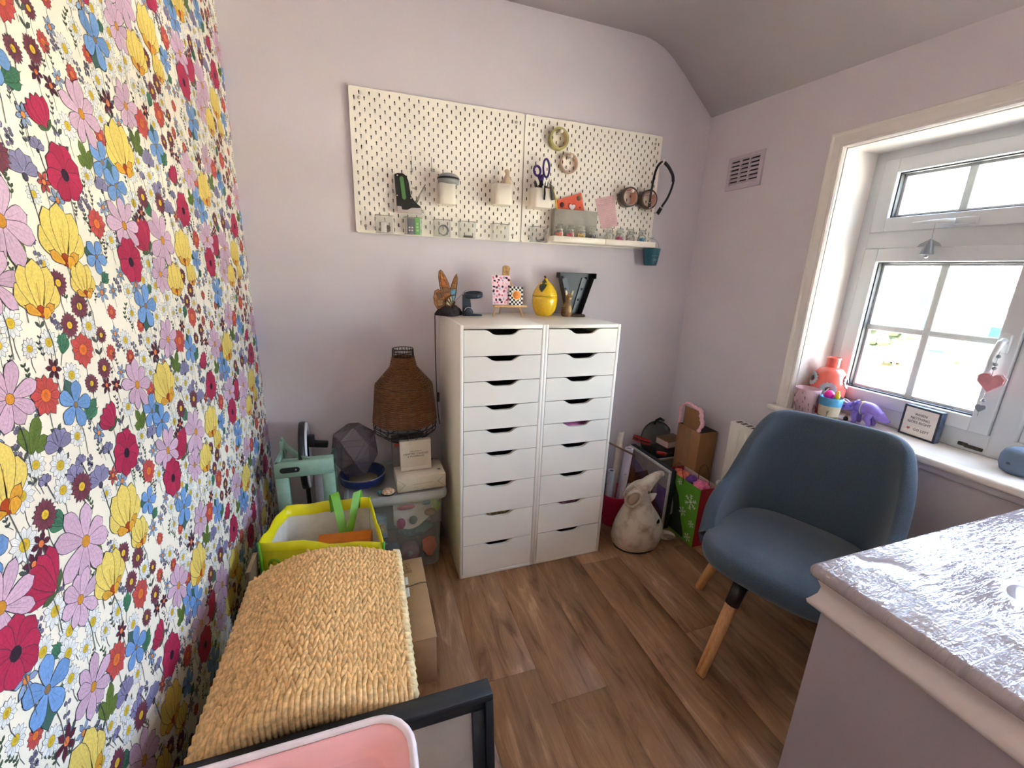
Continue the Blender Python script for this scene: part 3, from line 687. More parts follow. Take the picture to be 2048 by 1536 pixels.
hang_cup(.612, .698, 1.663, 1.751, .080, 'white pegboard cup with a crumpled linen bag in it')
hang_cup(.802, .900, 1.664, 1.749, .080, 'white pegboard cup holding purple scissors and tools')
# grey domed canister
t = thing('canister', 'grey domed canister with a black band resting in a white cup', 'canister', (.405, -.0665, 1.650))
obj('body', G().lathe([(0, 0), (.020, 0), (.021, .076), (.045, .081), (.047, .092), (.047, .097), (0, .097)], 24), mat('grey_plastic', (150, 152, 150), .45), t)
obj('band', G().lathe([(.0, .097), (.0485, .097), (.0485, .104), (0, .104)], 24), M_DARK, t)
obj('dome', G().lathe([(.047, .104), (.044, .111), (.033, .119), (.018, .123), (0, .1245)], 24), mat('grey_plastic'), t)
# linen bag
t = thing('linen_bag', 'crumpled beige linen drawstring bag poking out of a white cup', 'bag', (.668, -.058, 1.68))
g = G(); L = []
for k, (r, z, dx) in enumerate([(.030, 0, -.005), (.033, .04, -.004), (.034, .068, -.002), (.022, .088, .006), (.013, .105, .012), (.009, .118, .014), (.013, .132, .012), (.006, .139, .010)]):
    L.append([(dx+r*(1+.18*math.sin(3*a+k))*math.cos(a), r*.7*(1+.15*math.cos(5*a+k))*math.sin(a), z) for a in [2*math.pi*i/16 for i in range(16)]])
loft(g, L); obj('sack', g, mat('linen', (206, 184, 158), .9, bump=.4, bscale=500), t)
obj('drawstring', G().tube([(.012, -.012, .116), (.024, -.03, .09), (.036, -.045, .06), (.056, -.046, .035)], .0012, 6), mat('linen'), t)
# staple gun
t = thing('staple_gun', 'black and green staple gun with a chrome base hooked on the pegboard', 'stapler', (.23, PBY-.004, 1.60))
def px(P, ox=.23, oz=1.60): return [(a-ox, b-oz) for a, b in P]
def plate(P, y0, y1, g=None, mi=0):
    g = g or G(); return g.prism(P, y0, y1, mi, FR)       # extrudes towards -y for positive depth
obj('body', plate(px([(.177, 1.752), (.190, 1.757), (.214, 1.757), (.226, 1.748), (.234, 1.73), (.239, 1.70), (.243, 1.672), (.262, 1.646), (.284, 1.630), (.286, 1.615), (.184, 1.606), (.182, 1.66)]), .0, .028), mat('black_metal', (30, 30, 24), .4), t)
cap = [(.205+.0085*math.cos(a), 1.737+.0085*math.sin(a)) for a in [math.pi*k/8 for k in range(9)]] + [(.214+.0085*math.cos(a), 1.662+.0085*math.sin(a)) for a in [math.pi+math.pi*k/8 for k in range(9)]]
obj('grip', plate(px(cap), .0281, .031), mat('green_rubber', (74, 122, 66), .5), t)
obj('base_plate', plate(px([(.181, 1.625), (.20, 1.625), (.204, 1.612), (.225, 1.612), (.245, 1.622), (.288, 1.624), (.288, 1.601), (.183, 1.598)]), .0285, .034), M_CHROME, t)
obj('nose_cap', G().lathe([(0, 0), (.006, 0), (.006, .010), (0, .010)], 10, T=at(.0585, -.016, .012) @ Matrix.Rotation(math.pi/2, 4, 'Y')), M_CHROME, t)
obj('lever', G().tube([(.031, -.014, .045), (.050, -.016, .078), (.076, -.016, .122), (.077, -.018, .124), (.056, -.020, .078), (.036, -.016, .042)], .0022, 8), M_CHROME, t)
for (a, b) in ((.2435, 1.662), (.188, 1.748), (.185, 1.668)): obj('rivet', G().lathe([(0, 0), (.004, 0), (.003, .002), (0, .0025)], 8, T=at(a-.23, -.0282, b-1.6) @ FR), M_CHROME, t)
# thin wire hooks
for (x, z1, z0, lb) in ((.252, 1.835, 1.775, 'thin wire hook on the pegboard just above the stapler'), (.338, 1.84, 1.785, 'thin wire hook on the pegboard left of the domed canister')):
    t = thing('wire_hook', lb, 'hook', (x, PBY-.001, z1), group='thin wire hooks on the pegboard')
    obj('wire', G().tube([(0, .004, 0), (0, -.004, 0), (0, -.006, -.02), (0, -.006, z0-z1), (0, -.014, z0-z1-.006), (0, -.020, z0-z1+.004)], .0011, 6), M_STEEL, t)
    obj('clip', G().rbox(-.006, .006, -.007, -.002, z0-z1-.002, z0-z1+.012, .001, 1), M_CLEAR, t)
# clear little bins
bins = [(.090, .165, 'filled with brown bits and a white label'), (.214, .289, 'holding a green box beneath the stapler'), (.342, .418, 'with a coil of grey wire inside'), (.458, .536, 'with a flat black piece at its bottom'), (.616, .698, 'standing empty beneath the linen bag'), (.818, .902, 'beside the white jar trays')]
for i, (a, b, lb) in enumerate(bins):
    w = b-a; t = thing('clear_bin', 'clear plastic pegboard bin '+lb, 'bin', ((a+b)/2, PBY-.0005, 1.511), group='clear bins along the pegboard bottom')
    g = G(); d, h, th = .042, .070, .0018
    g.box(-w/2, w/2, -d, -d+th, 0, h).box(-w/2, w/2, -th, 0, 0, h+.004).box(-w/2, -w/2+th, -d+th, -th, 0, h).box(w/2-th, w/2, -d+th, -th, 0, h).box(-w/2+th, w/2-th, -d+th, -th, 0, th)
    obj('tub', g, M_CLEAR, t)
    g = G(); g.box(-w/2-.001, w/2+.001, -d-.001, -d+.001, h, h+.0022).box(-w/2-.001, -w/2+.001, -d+.001, 0, h, h+.0022).box(w/2-.001, w/2+.001, -d+.001, 0, h, h+.0022)
    obj('rim', g, mat('bin_rim', (110, 104, 96), .3), t)
    obj('edge', G().box(w/2-.003, w/2+.0006, -d-.0006, -d+.003, 0, h), mat('bright_plastic_edge', (236, 234, 226), .2), t)
cxs = [(a+b)/2 for a, b, _ in bins]
tag(obj('button_pile', G().ell((0, 0, .012), (.026, .014, .012)).ell((.012, .004, .022), (.014, .01, .01)), mat('brown_bits', (110, 74, 60), .6, var=.5, vscale=150), None, (cxs[0], PBY-.021, 1.5132)), 'small heap of brown buttons in a clear bin', 'buttons')
tag(obj('price_label', G().rbox(-.012, .012, -.0006, .0006, 0, .042, .0004, 1), mat('label_white', (228, 224, 216), .6, var=.15, vscale=200), None, (cxs[0]-.004, PBY-.038, 1.5133)), 'small white printed label standing in a clear bin', 'label')
t = thing('small_box', 'bright green small box in the second clear bin', 'box', (cxs[1]+.016, PBY-.021, 1.5132)); obj('carton', G().rbox(-.012, .012, -.014, .014, 0, .069, .001, 1), mat('lime_card', (104, 196, 84), .5), t)
for z in (.012, .026, .04): obj('print_mark', G().box(-.005, .005, -.0146, -.0141, z, z+.008), mat('pale_green', (176, 226, 150), .5), t)
t = thing('small_box', 'slate grey small box beside the green one in a clear bin', 'box', (cxs[1]-.012, PBY-.021, 1.5132)); obj('carton', G().rbox(-.014, .014, -.013, .013, 0, .066, .001, 1), mat('slate_card', (84, 90, 100), .55), t)
for z in (.012, .024):
    for x in (-.006, .006): obj('print_mark', G().box(x-.004, x+.003, -.0136, -.0131, z, z+.006), mat('label_white'), t)
g = G()
for k in range(5): g.tube([((.019+.001*k)*math.cos(a), -.004*k+.006, (.019+.001*k)*math.sin(a)) for a in [2*math.pi*i/20 for i in range(20)]], .0018, 6, closed=True)
tag(obj('wire_coil', g, mat('grey_wire', (120, 124, 120), .4), None, (cxs[2]+.006, PBY-.020, 1.5132+.0255)), 'round coil of grey wire in a clear bin', 'wire')
tag(obj('black_clip', G().rbox(-.022, .022, -.012, .012, 0, .009, .004, 2), M_DARK, None, (cxs[3]+.006, PBY-.020, 1.5132)), 'flat black clip lying in a clear bin', 'clip')
tag(obj('pin_pile', G().ell((0, 0, .006), (.02, .012, .006)).ell((.01, 0, .012), (.009, .006, .004)), mat('grey_bits', (130, 134, 138), .5, var=.4, vscale=140), None, (cxs[5]+.006, PBY-.021, 1.5132)), 'little heap of grey pins in the bin beside the jar trays', 'pins')
# scissors and tools in the third cup
t = thing('scissors', 'purple handled scissors standing handles up in a white cup', 'scissors', (.85, -.062, 1.667))
def loop(cx, cz, rx, rz, tilt, y=0, n=22): return [(cx+math.cos(tilt)*rx*math.cos(a)-math.sin(tilt)*rz*math.sin(a), y, cz+math.sin(tilt)*rx*math.cos(a)+math.cos(tilt)*rz*math.sin(a)) for a in [2*math.pi*i/n for i in range(n)]]
obj('handle', G().tube(loop(-.024, .160, .0165, .021, .25), .0062, 8, closed=True, flat=.9).tube([(-.016, 0, .142), (-.004, 0, .120), (.004, -.002, .098)], [.0085, .0095, .008], 8), M_PURP, t)
obj('handle', G().tube(loop(.021, .176, .0155, .039, .06), .0055, 8, closed=True, flat=.9).tube([(.006, .004, .145), (.002, .004, .125), (-.002, .004, .098)], [.009, .010, .008], 8), M_PURP, t)
obj('blade', G().prism([(-.008, .02), (.008, .1), (.0, .102), (-.012, .022)], -.0015, .0015, 0, at(0, 0, 0) @ FR).prism([(.010, .02), (-.006, .1), (.004, .102), (.014, .022)], .002, .004, 0, FR), M_CHROME, t)
obj('pivot', G().lathe([(0, 0), (.005, 0), (.004, .003), (0, .0035)], 10, T=at(0, -.006, .108) @ FR), M_CHROME, t)
def rod(name, label, cat, pts, r, m, extra=None):
    return tag(obj(name, G().tube(pts, r, 8), m), label, cat)
t = thing('pliers', 'black handled pliers splayed in the scissors cup', 'pliers', (.828, -.075, 1.70))
obj('grip', G().tube([(.006, 0, .0), (-.002, 0, .04), (-.018, -.002, .078)], [.007, .0085, .007], 8), M_DARK, t); obj('grip', G().tube([(.006, 0, .0), (.012, 0, .05), (.016, .002, .084)], [.007, .0085, .007], 8), M_DARK, t); obj('jaw', G().tube([(.006, 0, .0), (.006, 0, -.03)], [.009, .004], 8), M_STEEL, t)
t = thing('craft_knife', 'black craft knife hanging over the front of the scissors cup', 'knife', (.851, -.106, 1.697))
obj('handle', G().tube([(0, 0, 0), (0, -.002, .03), (0, .004, .06)], [.004, .0048, .0035], 8), M_DARK, t); obj('tip', G().tube([(0, .004, .06), (0, .006, .072)], [.003, .0008], 6), M_STEEL, t)
t = thing('snips', 'grey green handled snips leaning over the cup edge', 'snips', (.893, -.104, 1.70))
obj('handle', G().tube([(.004, 0, 0), (-.001, -.002, .02), (-.006, .004, .045), (-.012, .008, .07)], [.008, .009, .007, .005], 8), mat('grey_green', (86, 92, 82), .5), t); obj('blade', G().tube([(-.012, .008, .07), (-.02, .012, .10)], [.005, .0015], 6, flat=.4), M_CHROME, t)
for k, (x, zt, m_, nm, lb) in enumerate([(.868, 1.785, 'M_CHROME', 'tweezers', 'chrome tweezers upright in the scissors cup'), (.886, 1.792, 'M_STEEL', 'crochet_hook', 'steel crochet hook upright in the scissors cup'), (.897, 1.797, 'M_DARK', 'pen', 'black pen leaning out of the scissors cup toward the orange card')]):
    tt = thing(nm, lb, nm.split('_')[-1], (x, -.066+.01*(k % 2), 1.668)); obj('shaft', G().tube([(-.004*k, 0, 0), (0, 0, (zt-1.668)*.9)], .0035, 8), globals()[m_], tt); obj('tip', G().tube([(0, 0, (zt-1.668)*.9), (.002, 0, zt-1.668)], [.0035, .001], 8), M_STEEL, tt)
t = thing('bulldog_clip', 'copper bulldog clip at the rim of the scissors cup', 'clip', (.876, -.088, 1.735)); obj('jaw', G().prism([(-.012, 0), (.012, 0), (.008, .022), (-.008, .022)], -.005, .005, 0, FR), mat('copper', (150, 88, 60), .35, 1.0), t); obj('lever', G().tube(loop(0, .03, .007, .010, 0), .0012, 6, closed=True), M_CHROME, t)
t = thing('pencil', 'yellow pencil hanging out beside the scissors cup', 'pencil', (.905, -.075, 1.75)); obj('shaft', G().tube([(-.004, 0, .01), (.020, .004, -.04), (.030, .004, -.085)], .0045, 6), mat('yellow_paint', (222, 176, 60), .45), t); obj('ferrule', G().tube([(-.004, 0, .01), (-.008, 0, .018)], .005, 8), M_CHROME, t)
# tape rings on pegs
def tape(name, label, x, z, ro, ri, d, mo, mi_, y0=None, tilt=0.0, group='tape rolls hung on the pegboard'):
    t = thing(name, label, 'tape', (x, PBY-.004, z), group=group)
    g = G(); T = FR
    g.lathe([(ri+.0025, 0), (ro, 0), (ro, d), (ri+.0025, d), (ri+.0025, 0)], 36, T=T, smooth=False)
    for k in range(len(g.sm)): g.sm[k] = (k//36) in (1,)
    obj('tape', g, mo, t)
    g = G(); g.lathe([(ri, -.0003), (ri+.0026, -.0003), (ri+.0026, d+.0003), (ri, d+.0003), (ri, -.0003)], 36, T=T, smooth=False); obj('core', g, mi_, t)
    p = thing('peg', 'white pegboard peg through the '+name.replace('_', ' ')+(' by the card' if x < 1.2 else ''), 'peg', (x+.003, PBY, z+ri-.011), group='white pegs on the pegboard')
    obj('pin', G().lathe([(0, -.004), (.0055, -.004), (.0055, d+.012), (0, d+.012)], 12, T=FR), M_CUP, p); obj('head', G().lathe([(0, d+.012), (.0085, d+.012), (.008, d+.016), (0, d+.0175)], 14, T=FR), M_CUP, p)
    return t, p
_, p = tape('green_tape', 'olive green tape ring on the peg nearest the top edge', .937, 1.980, .048, .0385, .030, mat('olive_tape', (176, 172, 104), .4), mat('tape_core_tan', (196, 176, 128), .7)); p['label'] = 'white peg carrying the olive green tape ring'
_, p = tape('beige_tape', 'beige masking tape ring hung below the green one', 1.000, 1.882, .0455, .0395, .022, mat('beige_tape', (196, 172, 146), .6), mat('tape_core_pink', (214, 176, 156), .7)); p['label'] = 'white peg carrying the beige tape ring'
_, p = tape('parcel_tape', 'brown parcel tape roll hung clear of the black strap', 1.341, 1.756, .0475, .0375, .050, mat('brown_tape', (74, 64, 50), .25, coat=.5), mat('tape_core_rose', (212, 164, 150), .7)); p['label'] = 'white peg in the parcel tape roll clear of the strap'
_, p = tape('parcel_tape', 'brown parcel tape roll behind the black strap end', 1.458, 1.754, .0475, .0375, .050, mat('brown_tape'), mat('tape_core_rose')); p['label'] = 'white peg in the parcel tape roll behind the strap'
# black strap
t = thing('camera_strap', 'black strap looped over a hook at the pegboard corner', 'strap', (1.50, -.072, 1.70))
P = spline([(-.050, -.012, .032), (-.048, -.012, .068), (-.038, -.008, .153), (-.020, 0, .205), (.004, .004, .232), (.030, .004, .232), (.062, .002, .21), (.088, 0, .171), (.085, -.004, .13), (.062, -.008, .07), (.028, -.012, .022)], 6)
obj('webbing', G().tube(P, [.0065]*len(P), 10, flat=.45, up=(0, 1, 0)), mat('black_webbing', (24, 24, 26), .6, bump=.4, bscale=600), t)
P2 = spline([(.022, -.004, .232), (.055, .002, .214), (.082, 0, .18), (.088, -.002, .15)], 6)
obj('shoulder_pad', G().tube(P2, [.009]*len(P2), 10, flat=.6, up=(0, 1, 0)), mat('black_pad', (34, 34, 36), .5), t)
obj('buckle', G().rbox(-.010, .010, -.004, .004, -.018, .018, .002, 1, T=TR(.014, -.014, .0, ry=.55)), M_DARK, t); obj('buckle', G().rbox(-.008, .008, -.004, .004, -.014, .014, .002, 1, T=TR(-.050, -.014, .022, ry=-.05)), M_DARK, t)
for (x, z) in ((-.012-.0, -.012), (.024, .016), (-.05, .034), (-.046, .01)): obj('ferrule', G().tube([(x-.008, -.018, z-.002), (x+.008, -.018, z+.003)], .003, 8), M_CHROME, t)
t = thing('strap_hook', 'small white hook carrying the black strap at the pegboard corner', 'hook', (1.508, PBY, 1.925)); obj('pin', G().tube([(0, .004, 0), (0, -.05, .0), (0, -.066, .004), (0, -.07, .02)], .004, 8), M_CUP, t)
# orange card, grey box, note
t = thing('orange_tin', 'orange red card with punched holes and a white heart behind the grey box', 'card', (1.03, PBY-.004, 1.545), rot=(0, 0, 0))
obj('card', plate([(-.082, .010), (-.075, .172), (.052, .214), (.076, .130), (.074, .010)], 0, .006), mat('orange_card', (226, 92, 60), .5), t)
for (x, z, r, m_) in ((-.050, .150, .0125, (86, 40, 30)), (.040, .188, .0125, (120, 92, 60)), (.050, .145, .005, (150, 50, 40))): obj('hole', G().lathe([(0, 0), (r, 0), (r, .0008), (0, .0008)], 18, T=at(x, -.0061, z) @ FR), mat('hole_%d' % m_[0], m_, .6), t)
hp = [(0, -.016), (-.016, .002), (-.015, .012), (-.007, .015), (0, .008), (.007, .015), (.015, .012), (.016, .002)]
obj('heart', plate(hp, 0, .003).v and (lambda g: (setattr(g, 'v', [(x+.006, y-.0062, z+.142) for x, y, z in g.v]), g)[1])(plate(hp, 0, .003)), mat('heart_white', (228, 214, 216), .4), t)
hp2 = [(1.35*a, 1.35*b) for a, b in hp]; g = plate(hp2, 0, .0006); g.v = [(x+.003, y-.0061, z+.142) for x, y, z in g.v]; obj('heart_outline', g, mat('heart_red', (150, 40, 34), .5), t)
for (x, z) in ((-.03, .17), (.0, .185), (.06, .125), (.035, .12), (-.06, .172)): obj('spark', G().lathe([(0, 0), (.0028, 0), (0, .001)], 6, T=at(x, -.0061, z) @ FR), mat('spark_peach', (250, 196, 170), .4), t)
t = thing('grey_box', 'plain grey card box standing behind the jars on the tray', 'box', (1.045, -.0475, 1.5195)); obj('carton', G().rbox(-.119, .119, -.018, .018, 0, .152, .0015, 1), mat('grey_card', (168, 164, 154), .8, bump=.2, bscale=500), t)
obj('lid_line', G().box(-.1192, .1192, -.0184, .0184, .03, .031), mat('grey_card_dark', (96, 94, 90), .8), t)
t = thing('handwritten_note', 'tilted pink note covered in handwriting pinned on the pegboard', 'note', (1.242, PBY-.0015, 1.68)); MT = at(0, 0, 0) @ Matrix.Rotation(-.28, 4, 'Y')
def NQ(u, v): return (u, v)
NC = [(-.076, .058), (.031, .087), (.073, -.061), (-.025, -.083)]
obj('paper', plate(NC, 0, .0008), mat('pink_paper', (230, 190, 190), .8), t)
g = G(); rr_ = random.Random(3)
for ln in range(15):
    f = .10+ln*.057; a = Vector(NC[0]).lerp(Vector(NC[3]), f); b = Vector(NC[1]).lerp(Vector(NC[2]), f); u0 = .22 if ln < 2 else .1
    x = u0
    while x < .86:
        wl = rr_.uniform(.05, .14); Q = []
        for k in range(7):
            p = a.lerp(b, min(.93, x+wl*k/6)); Q.append((p.x, -.0012, p.y+rr_.uniform(-.0013, .0013)))
        g.tube(Q, .00032, 4); x += wl+.03
hw = obj('handwriting', g, mat('ink_rose', (150, 92, 104), .7), t); hw['kind'] = 'stuff'
obj('pin', G().lathe([(0, 0), (.004, 0), (.0035, .003), (0, .004)], 10, T=at(-.02, -.001, .07) @ FR), M_CUP, t)
# jar trays
for i, (a, b, lb) in enumerate(((.906, 1.190, 'white pegboard tray carrying the grey box'), (1.194, 1.492, 'white pegboard tray nearer the teal bucket'))):
    t = thing('pegboard_tray', lb, 'tray', ((a+b)/2, PBY, 1.514), group='white jar trays on the pegboard'); w = (b-a)/2
    obj('base', G().rbox(-w, w, -.098, -.001, 0, .004, .001, 1), M_CUP, t); obj('front_lip', G().rbox(-w, w, -.100, -.096, 0, .027, .0012, 1), M_CUP, t)
    for s in (-1, 1): obj('end', G().rbox(s*w-.002, s*w+.002, -.097, -.001, .001, .027, .001, 1), M_CUP, t)
    obj('back', G().rbox(-w, w, -.004, -.001, .002, .04, .001, 1), M_CUP, t)
jars = [(.943, (240, 104, 74), 'orange beads'), (1.003, (200, 60, 76), 'red buttons'), (1.066, (214, 170, 84), 'gold and white beads'), (1.130, (96, 80, 96), 'dark sequins'), (1.224, (222, 206, 176), 'cream beads'), (1.287, (196, 62, 120), 'magenta gems'), (1.351, (206, 190, 180), 'pale pink beads'), (1.422, (80, 150, 186), 'blue gems')]
prot = None
for i, (x, c, lb) in enumerate(jars):
    if prot is None:
        t = thing('glass_jar', '', 'jar', (0, 0, 0)); prot = t
        obj('glass', G().lathe([(0, .0), (.022, 0), (.025, .004), (.025, .042), (.019, .050), (.0175, .052), (.0175, .056), (.0160, .056), (.0160, .051), (.0235, .041), (.0235, .005), (0, .003)], 20), M_JAR, t)
        obj('lid', G().lathe([(0, .0565), (.021, .0565), (.0215, .060), (.0215, .066), (.017, .069), (.019, .074), (.018, .079), (0, .080)], 20), clear_mat('jar_lid_glass', (206, 208, 198), .22, .06, .35), t)
        obj('seal', G().lathe([(.0165, .0535), (.0205, .0535), (.0205, .0562), (.0165, .0562)], 20), mat('jar_seal', (196, 190, 178), .5), t)
        obj('clip', G().tube([(.019, 0, .049), (.0225, -.006, .06), (.019, -.012, .07), (0, -.0215, .062), (-.019, -.012, .07), (-.0225, -.006, .06), (-.019, 0, .049)], .0006, 5), M_STEEL, t)
    else: t = link_copy(prot)
    t.location = (x, -.0905, 1.5185); t.scale = (.91, .91, 1)
    tag(t, 'small clip-top glass jar of '+lb+' on the pegboard tray', 'jar', 'small glass jars on the pegboard trays')
    g = G(); rj = random.Random(i)
    for k in range(46):
        a, q = rj.uniform(0, 6.28), .0165*math.sqrt(rj.random()); g.ell((q*math.cos(a), q*math.sin(a), rj.uniform(.016, .040)), rj.uniform(.0035, .0058), k % 2, n=6, m=4)
    f = obj('bead_fill', g, [mat('bead%da' % i, c, .3, var=.25, vscale=300), mat('bead%db' % i, tuple(min(255, int(x*1.15+20)) for x in c), .3, var=.2)]); f['kind'] = 'stuff'
    f.location = t.location; tag(f, lb+' filling a small clip-top jar', 'beads')
# teal bucket
t = thing('mini_bucket', 'small teal metal bucket hanging from the pegboard corner', 'bucket', (1.510, -.066, 1.424)); M_TEAL = mat('teal_enamel', (22, 82, 98), .35)
g = G().lathe([(0, .002), (.033, .002), (.034, 0), (.0345, .003), (.047, .083), (.0485, .086), (.0475, .088), (.0455, .086), (.033, .006), (0, .005)], 28); obj('pail', g, M_TEAL, t)
obj('handle', G().tube([(.047*math.cos(a), 0, .082+.056*math.sin(a)) for a in [math.pi*k/14 for k in range(15)]], .0011, 6), M_STEEL, t)
for k, ch in enumerate('LAKE'):
    a = -math.pi/2-.42+k*.26; r = .0415
    text('lettering', ch, .0135, t, mat('pale_teal', (140, 176, 180), .5), at(r*math.cos(a), r*math.sin(a), .052) @ Matrix.Rotation(a+math.pi/2, 4, 'Z') @ Matrix.Rotation(math.pi/2-.15, 4, 'X'))
g = G()
for z, ww in ((.036, .26), (.028, .18)): g.tube([(.0388*math.cos(a), .0388*math.sin(a), z) for a in [-math.pi/2-ww+2*ww*k/8 for k in range(9)]], .0011, 4)
obj('printed_lines', g, mat('pale_teal'), t)
t = thing('bucket_hook', 'thin wire hook holding the teal bucket', 'hook', (1.512, PBY, 1.60)); obj('wire', G().tube([(0, .004, 0), (0, -.004, 0), (0, -.006, -.03), (-.002, -.046, -.034), (-.002, -.052, -.030)], .0012, 6), M_STEEL, t)
# ------------------------------------------------------------------ things on top of the drawer units
ZC = 1.1602
# butterfly lamp
t = thing('butterfly_lamp', 'stained glass butterfly lamp on a dark rock base', 'lamp', (.392, -.125, ZC))
g = G(); L = []
for k, (s, z) in enumerate([(.95, 0), (1.0, .006), (.97, .016), (.85, .03), (.66, .042), (.4, .050)]):
    L.append([(s*(.058+.008*math.sin(3*a+k*.4)+.005*math.sin(7*a))*math.cos(a), s*(.046+.006*math.cos(4*a+k))*math.sin(a), z+(.004*math.sin(5*a+k) if k > 1 else 0)) for a in [2*math.pi*i/26 for i in range(26)]])
loft(g, L); obj('rock_base', g, mat('dark_rock', (44, 36, 34), .8, var=.5, vscale=60, bump=1, bscale=90), t)
M_LEAD = mat('lead_came', (46, 42, 38), .4, .6)
def wing(name, P, tilt, yaw, off, panes, back=.002):
    T = at(*off) @ Matrix.Rotation(yaw, 4, 'Z') @ Matrix.Rotation(tilt, 4, 'X') @ FR
    w = obj(name, G().prism(P, -back, back, 0, T), mat('amber_glass', (150, 92, 40), .3, var=.45, vscale=70), t)
    obj('lead_rim', G().tube([T @ Vector((a, b, 0)) for a, b in P], .0022, 6, closed=True), M_LEAD, w)
    for (Q, c) in panes:
        obj('glass_piece', G().prism(Q, -back-.0008, back+.0008, 0, T), mat('stained_%d_%d' % (c[0], c[2]), c, .3, var=.3, vscale=80), w)
        obj('lead_line', G().tube([T @ Vector((a, b, back+.001)) for a, b in Q], .0011, 5, closed=True), M_LEAD, w)
fw = [(0, 0), (.012, .02), (.015, .05), (.008, .085), (-.008, .118), (-.022, .140), (-.030, .146), (-.036, .140), (-.038, .115), (-.034, .08), (-.026, .045), (-.012, .015)]
wing('front_wing', fw, 0, .1, (-.008, -.012, .056), [([(-.030, .135), (-.022, .13), (-.018, .11), (-.030, .11)], (192, 120, 50)), ([(-.030, .105), (-.014, .105), (-.002, .08), (-.028, .078)], (176, 96, 34)), ([(-.024, .072), (.003, .072), (.010, .05), (-.018, .045)], (120, 82, 46))])
hw_ = [(0, 0), (-.006, .03), (-.02, .055), (-.036, .066), (-.05, .058), (-.056, .03), (-.052, 0), (-.04, -.02), (-.02, -.022), (-.004, -.012)]
wing('hind_wing', hw_, 0, .1, (-.014, -.014, .052), [([(-.046, .05), (-.026, .052), (-.018, .03), (-.04, .026)], (110, 76, 44)), ([(-.044, .018), (-.016, .022), (-.008, 0), (-.036, -.012)], (140, 104, 60))])
fan = [(0, 0), (-.004, .05), (-.016, .044), (-.025, .034), (-.030, .02), (-.030, .004), (-.018, -.010)]
wing('inner_fan', fan, .1, -.1, (.014, -.026, .044), [([(0, .002), (-.004, .046), (-.014, .042)], (196, 186, 150)), ([(-.002, .002), (-.016, .038), (-.024, .03)], (204, 192, 150)), ([(-.004, 0), (-.026, .026), (-.029, .010)], (190, 180, 140))])
rw_ = [(0, 0), (-.010, .03), (-.010, .06), (0, .09), (.010, .115), (.018, .13), (.022, .11), (.020, .08), (.016, .045), (.008, .012)]
wing('far_wing', rw_, 0, -.25, (.020, .006, .058), [([(-.008, .06), (.016, .062), (.014, .035), (-.008, .036)], (124, 188, 214)), ([(-.006, .032), (.013, .032), (.008, .01), (-.001, .008)], (134, 196, 220)), ([(0, .088), (.019, .085), (.017, .066), (-.007, .064)], (168, 116, 56))])
obj('body', G().tube([(.010, -.030, .036), (.018, -.028, .052), (.024, -.026, .066)], [.004, .006, .004], 8), mat('bronze', (70, 48, 30), .4, .7), t)
obj('antenna', G().tube([(.024, -.026, .066), (.05, -.03, .092), (.074, -.032, .118)], .0008, 5), mat('bronze'), t)
P = spline([(-.05, .02, .006), (-.062, .0, .0), (-.066, -.02, -.03), (-.066, -.022, -.2), (-.060, -.026, -.42), (-.052, -.03, -.52)], 8)
cord = obj('cord', G().tube(P, .0022, 8), mat('dark_cord', (40, 30, 28), .5), t); obj('cord_switch', G().rbox(-.006, .006, -.006, .006, -.024, .024, .003, 2, T=at(-.057, -.026, -.385)), mat('dark_cord'), cord)
# magnifier
t = thing('magnifier_stand', 'dark navy stand magnifier with a round lens', 'magnifier', (.492, -.135, ZC)); M_NAVY = mat('navy_plastic', (40, 52, 64), .4)
g = G().lathe([(.037, 0), (.0435, 0), (.0445, .008), (.0435, .017), (.037, .017), (.037, 0)], 32, T=TR(.012, -.012, .088, rx=.16, ry=-.10)); obj('lens_ring', g, M_NAVY, t)
obj('lens', G().lathe([(0, .003), (.0365, .005), (.0365, .008), (0, .010)], 32, T=TR(.012, -.012, .088, rx=.16, ry=-.10)), clear_mat('lens_glass', (226, 230, 230), .12, .03), t)
obj('stem', G().prism([(-.036, .0), (.004, .0), (.004, .03), (-.004, .094), (-.036, .096)], -.008, .010, 0, FR), M_NAVY, t)
obj('foot_disc', G().lathe([(0, 0), (.020, 0), (.020, .012), (.014, .017), (0, .018)], 20, T=TR(-.012, -.012, .020, rx=math.pi/2)), M_NAVY, t)
obj('white_arc', G().tube([(-.012+.0205*math.cos(a), -.024, .020+.0205*math.sin(a)) for a in [math.pi*.12+math.pi*.78*k/12 for k in range(13)]], .0011, 6), M_WHITE, t)
obj('leg', G().tube([(-.03, -.012, .004), (.01, -.018, .005), (.052, -.018, .004)], [.006, .005, .004], 8), M_NAVY, t); obj('leg', G().tube([(-.030, -.02, .004), (-.02, .03, .005)], [.006, .004], 8), M_NAVY, t)
# mini easel with two cards
t = thing('mini_easel', 'small pine tabletop easel holding two printed cards', 'easel', (.680, -.125, ZC)); M_PINE = mat('pine', (222, 178, 122), .55, var=.12, vscale=20, stretch=(8, 8, 1))
obj('leg', G().tube([(-.082, -.036, .0), (-.010, .012, .20)], .0042, 8), M_PINE, t); obj('leg', G().tube([(.066, -.036, .0), (-.002, .012, .20)], .0042, 8), M_PINE, t); obj('rear_leg', G().tube([(-.015, .085, .0), (-.006, .014, .19)], .0042, 8), M_PINE, t)
obj('ledge', G().rbox(-.084, .080, -.056, -.030, .043, .053, .0015, 1), M_PINE, t)
obj('top_block', G().prism([(-.022, .188), (.008, .186), (.012, .222), (.004, .232), (-.012, .234), (-.022, .226)], -.012, .0, 0, at(-.006, 0, 0) @ FR), mat('carved_pine', (176, 132, 78), .6, var=.4, vscale=60), t)
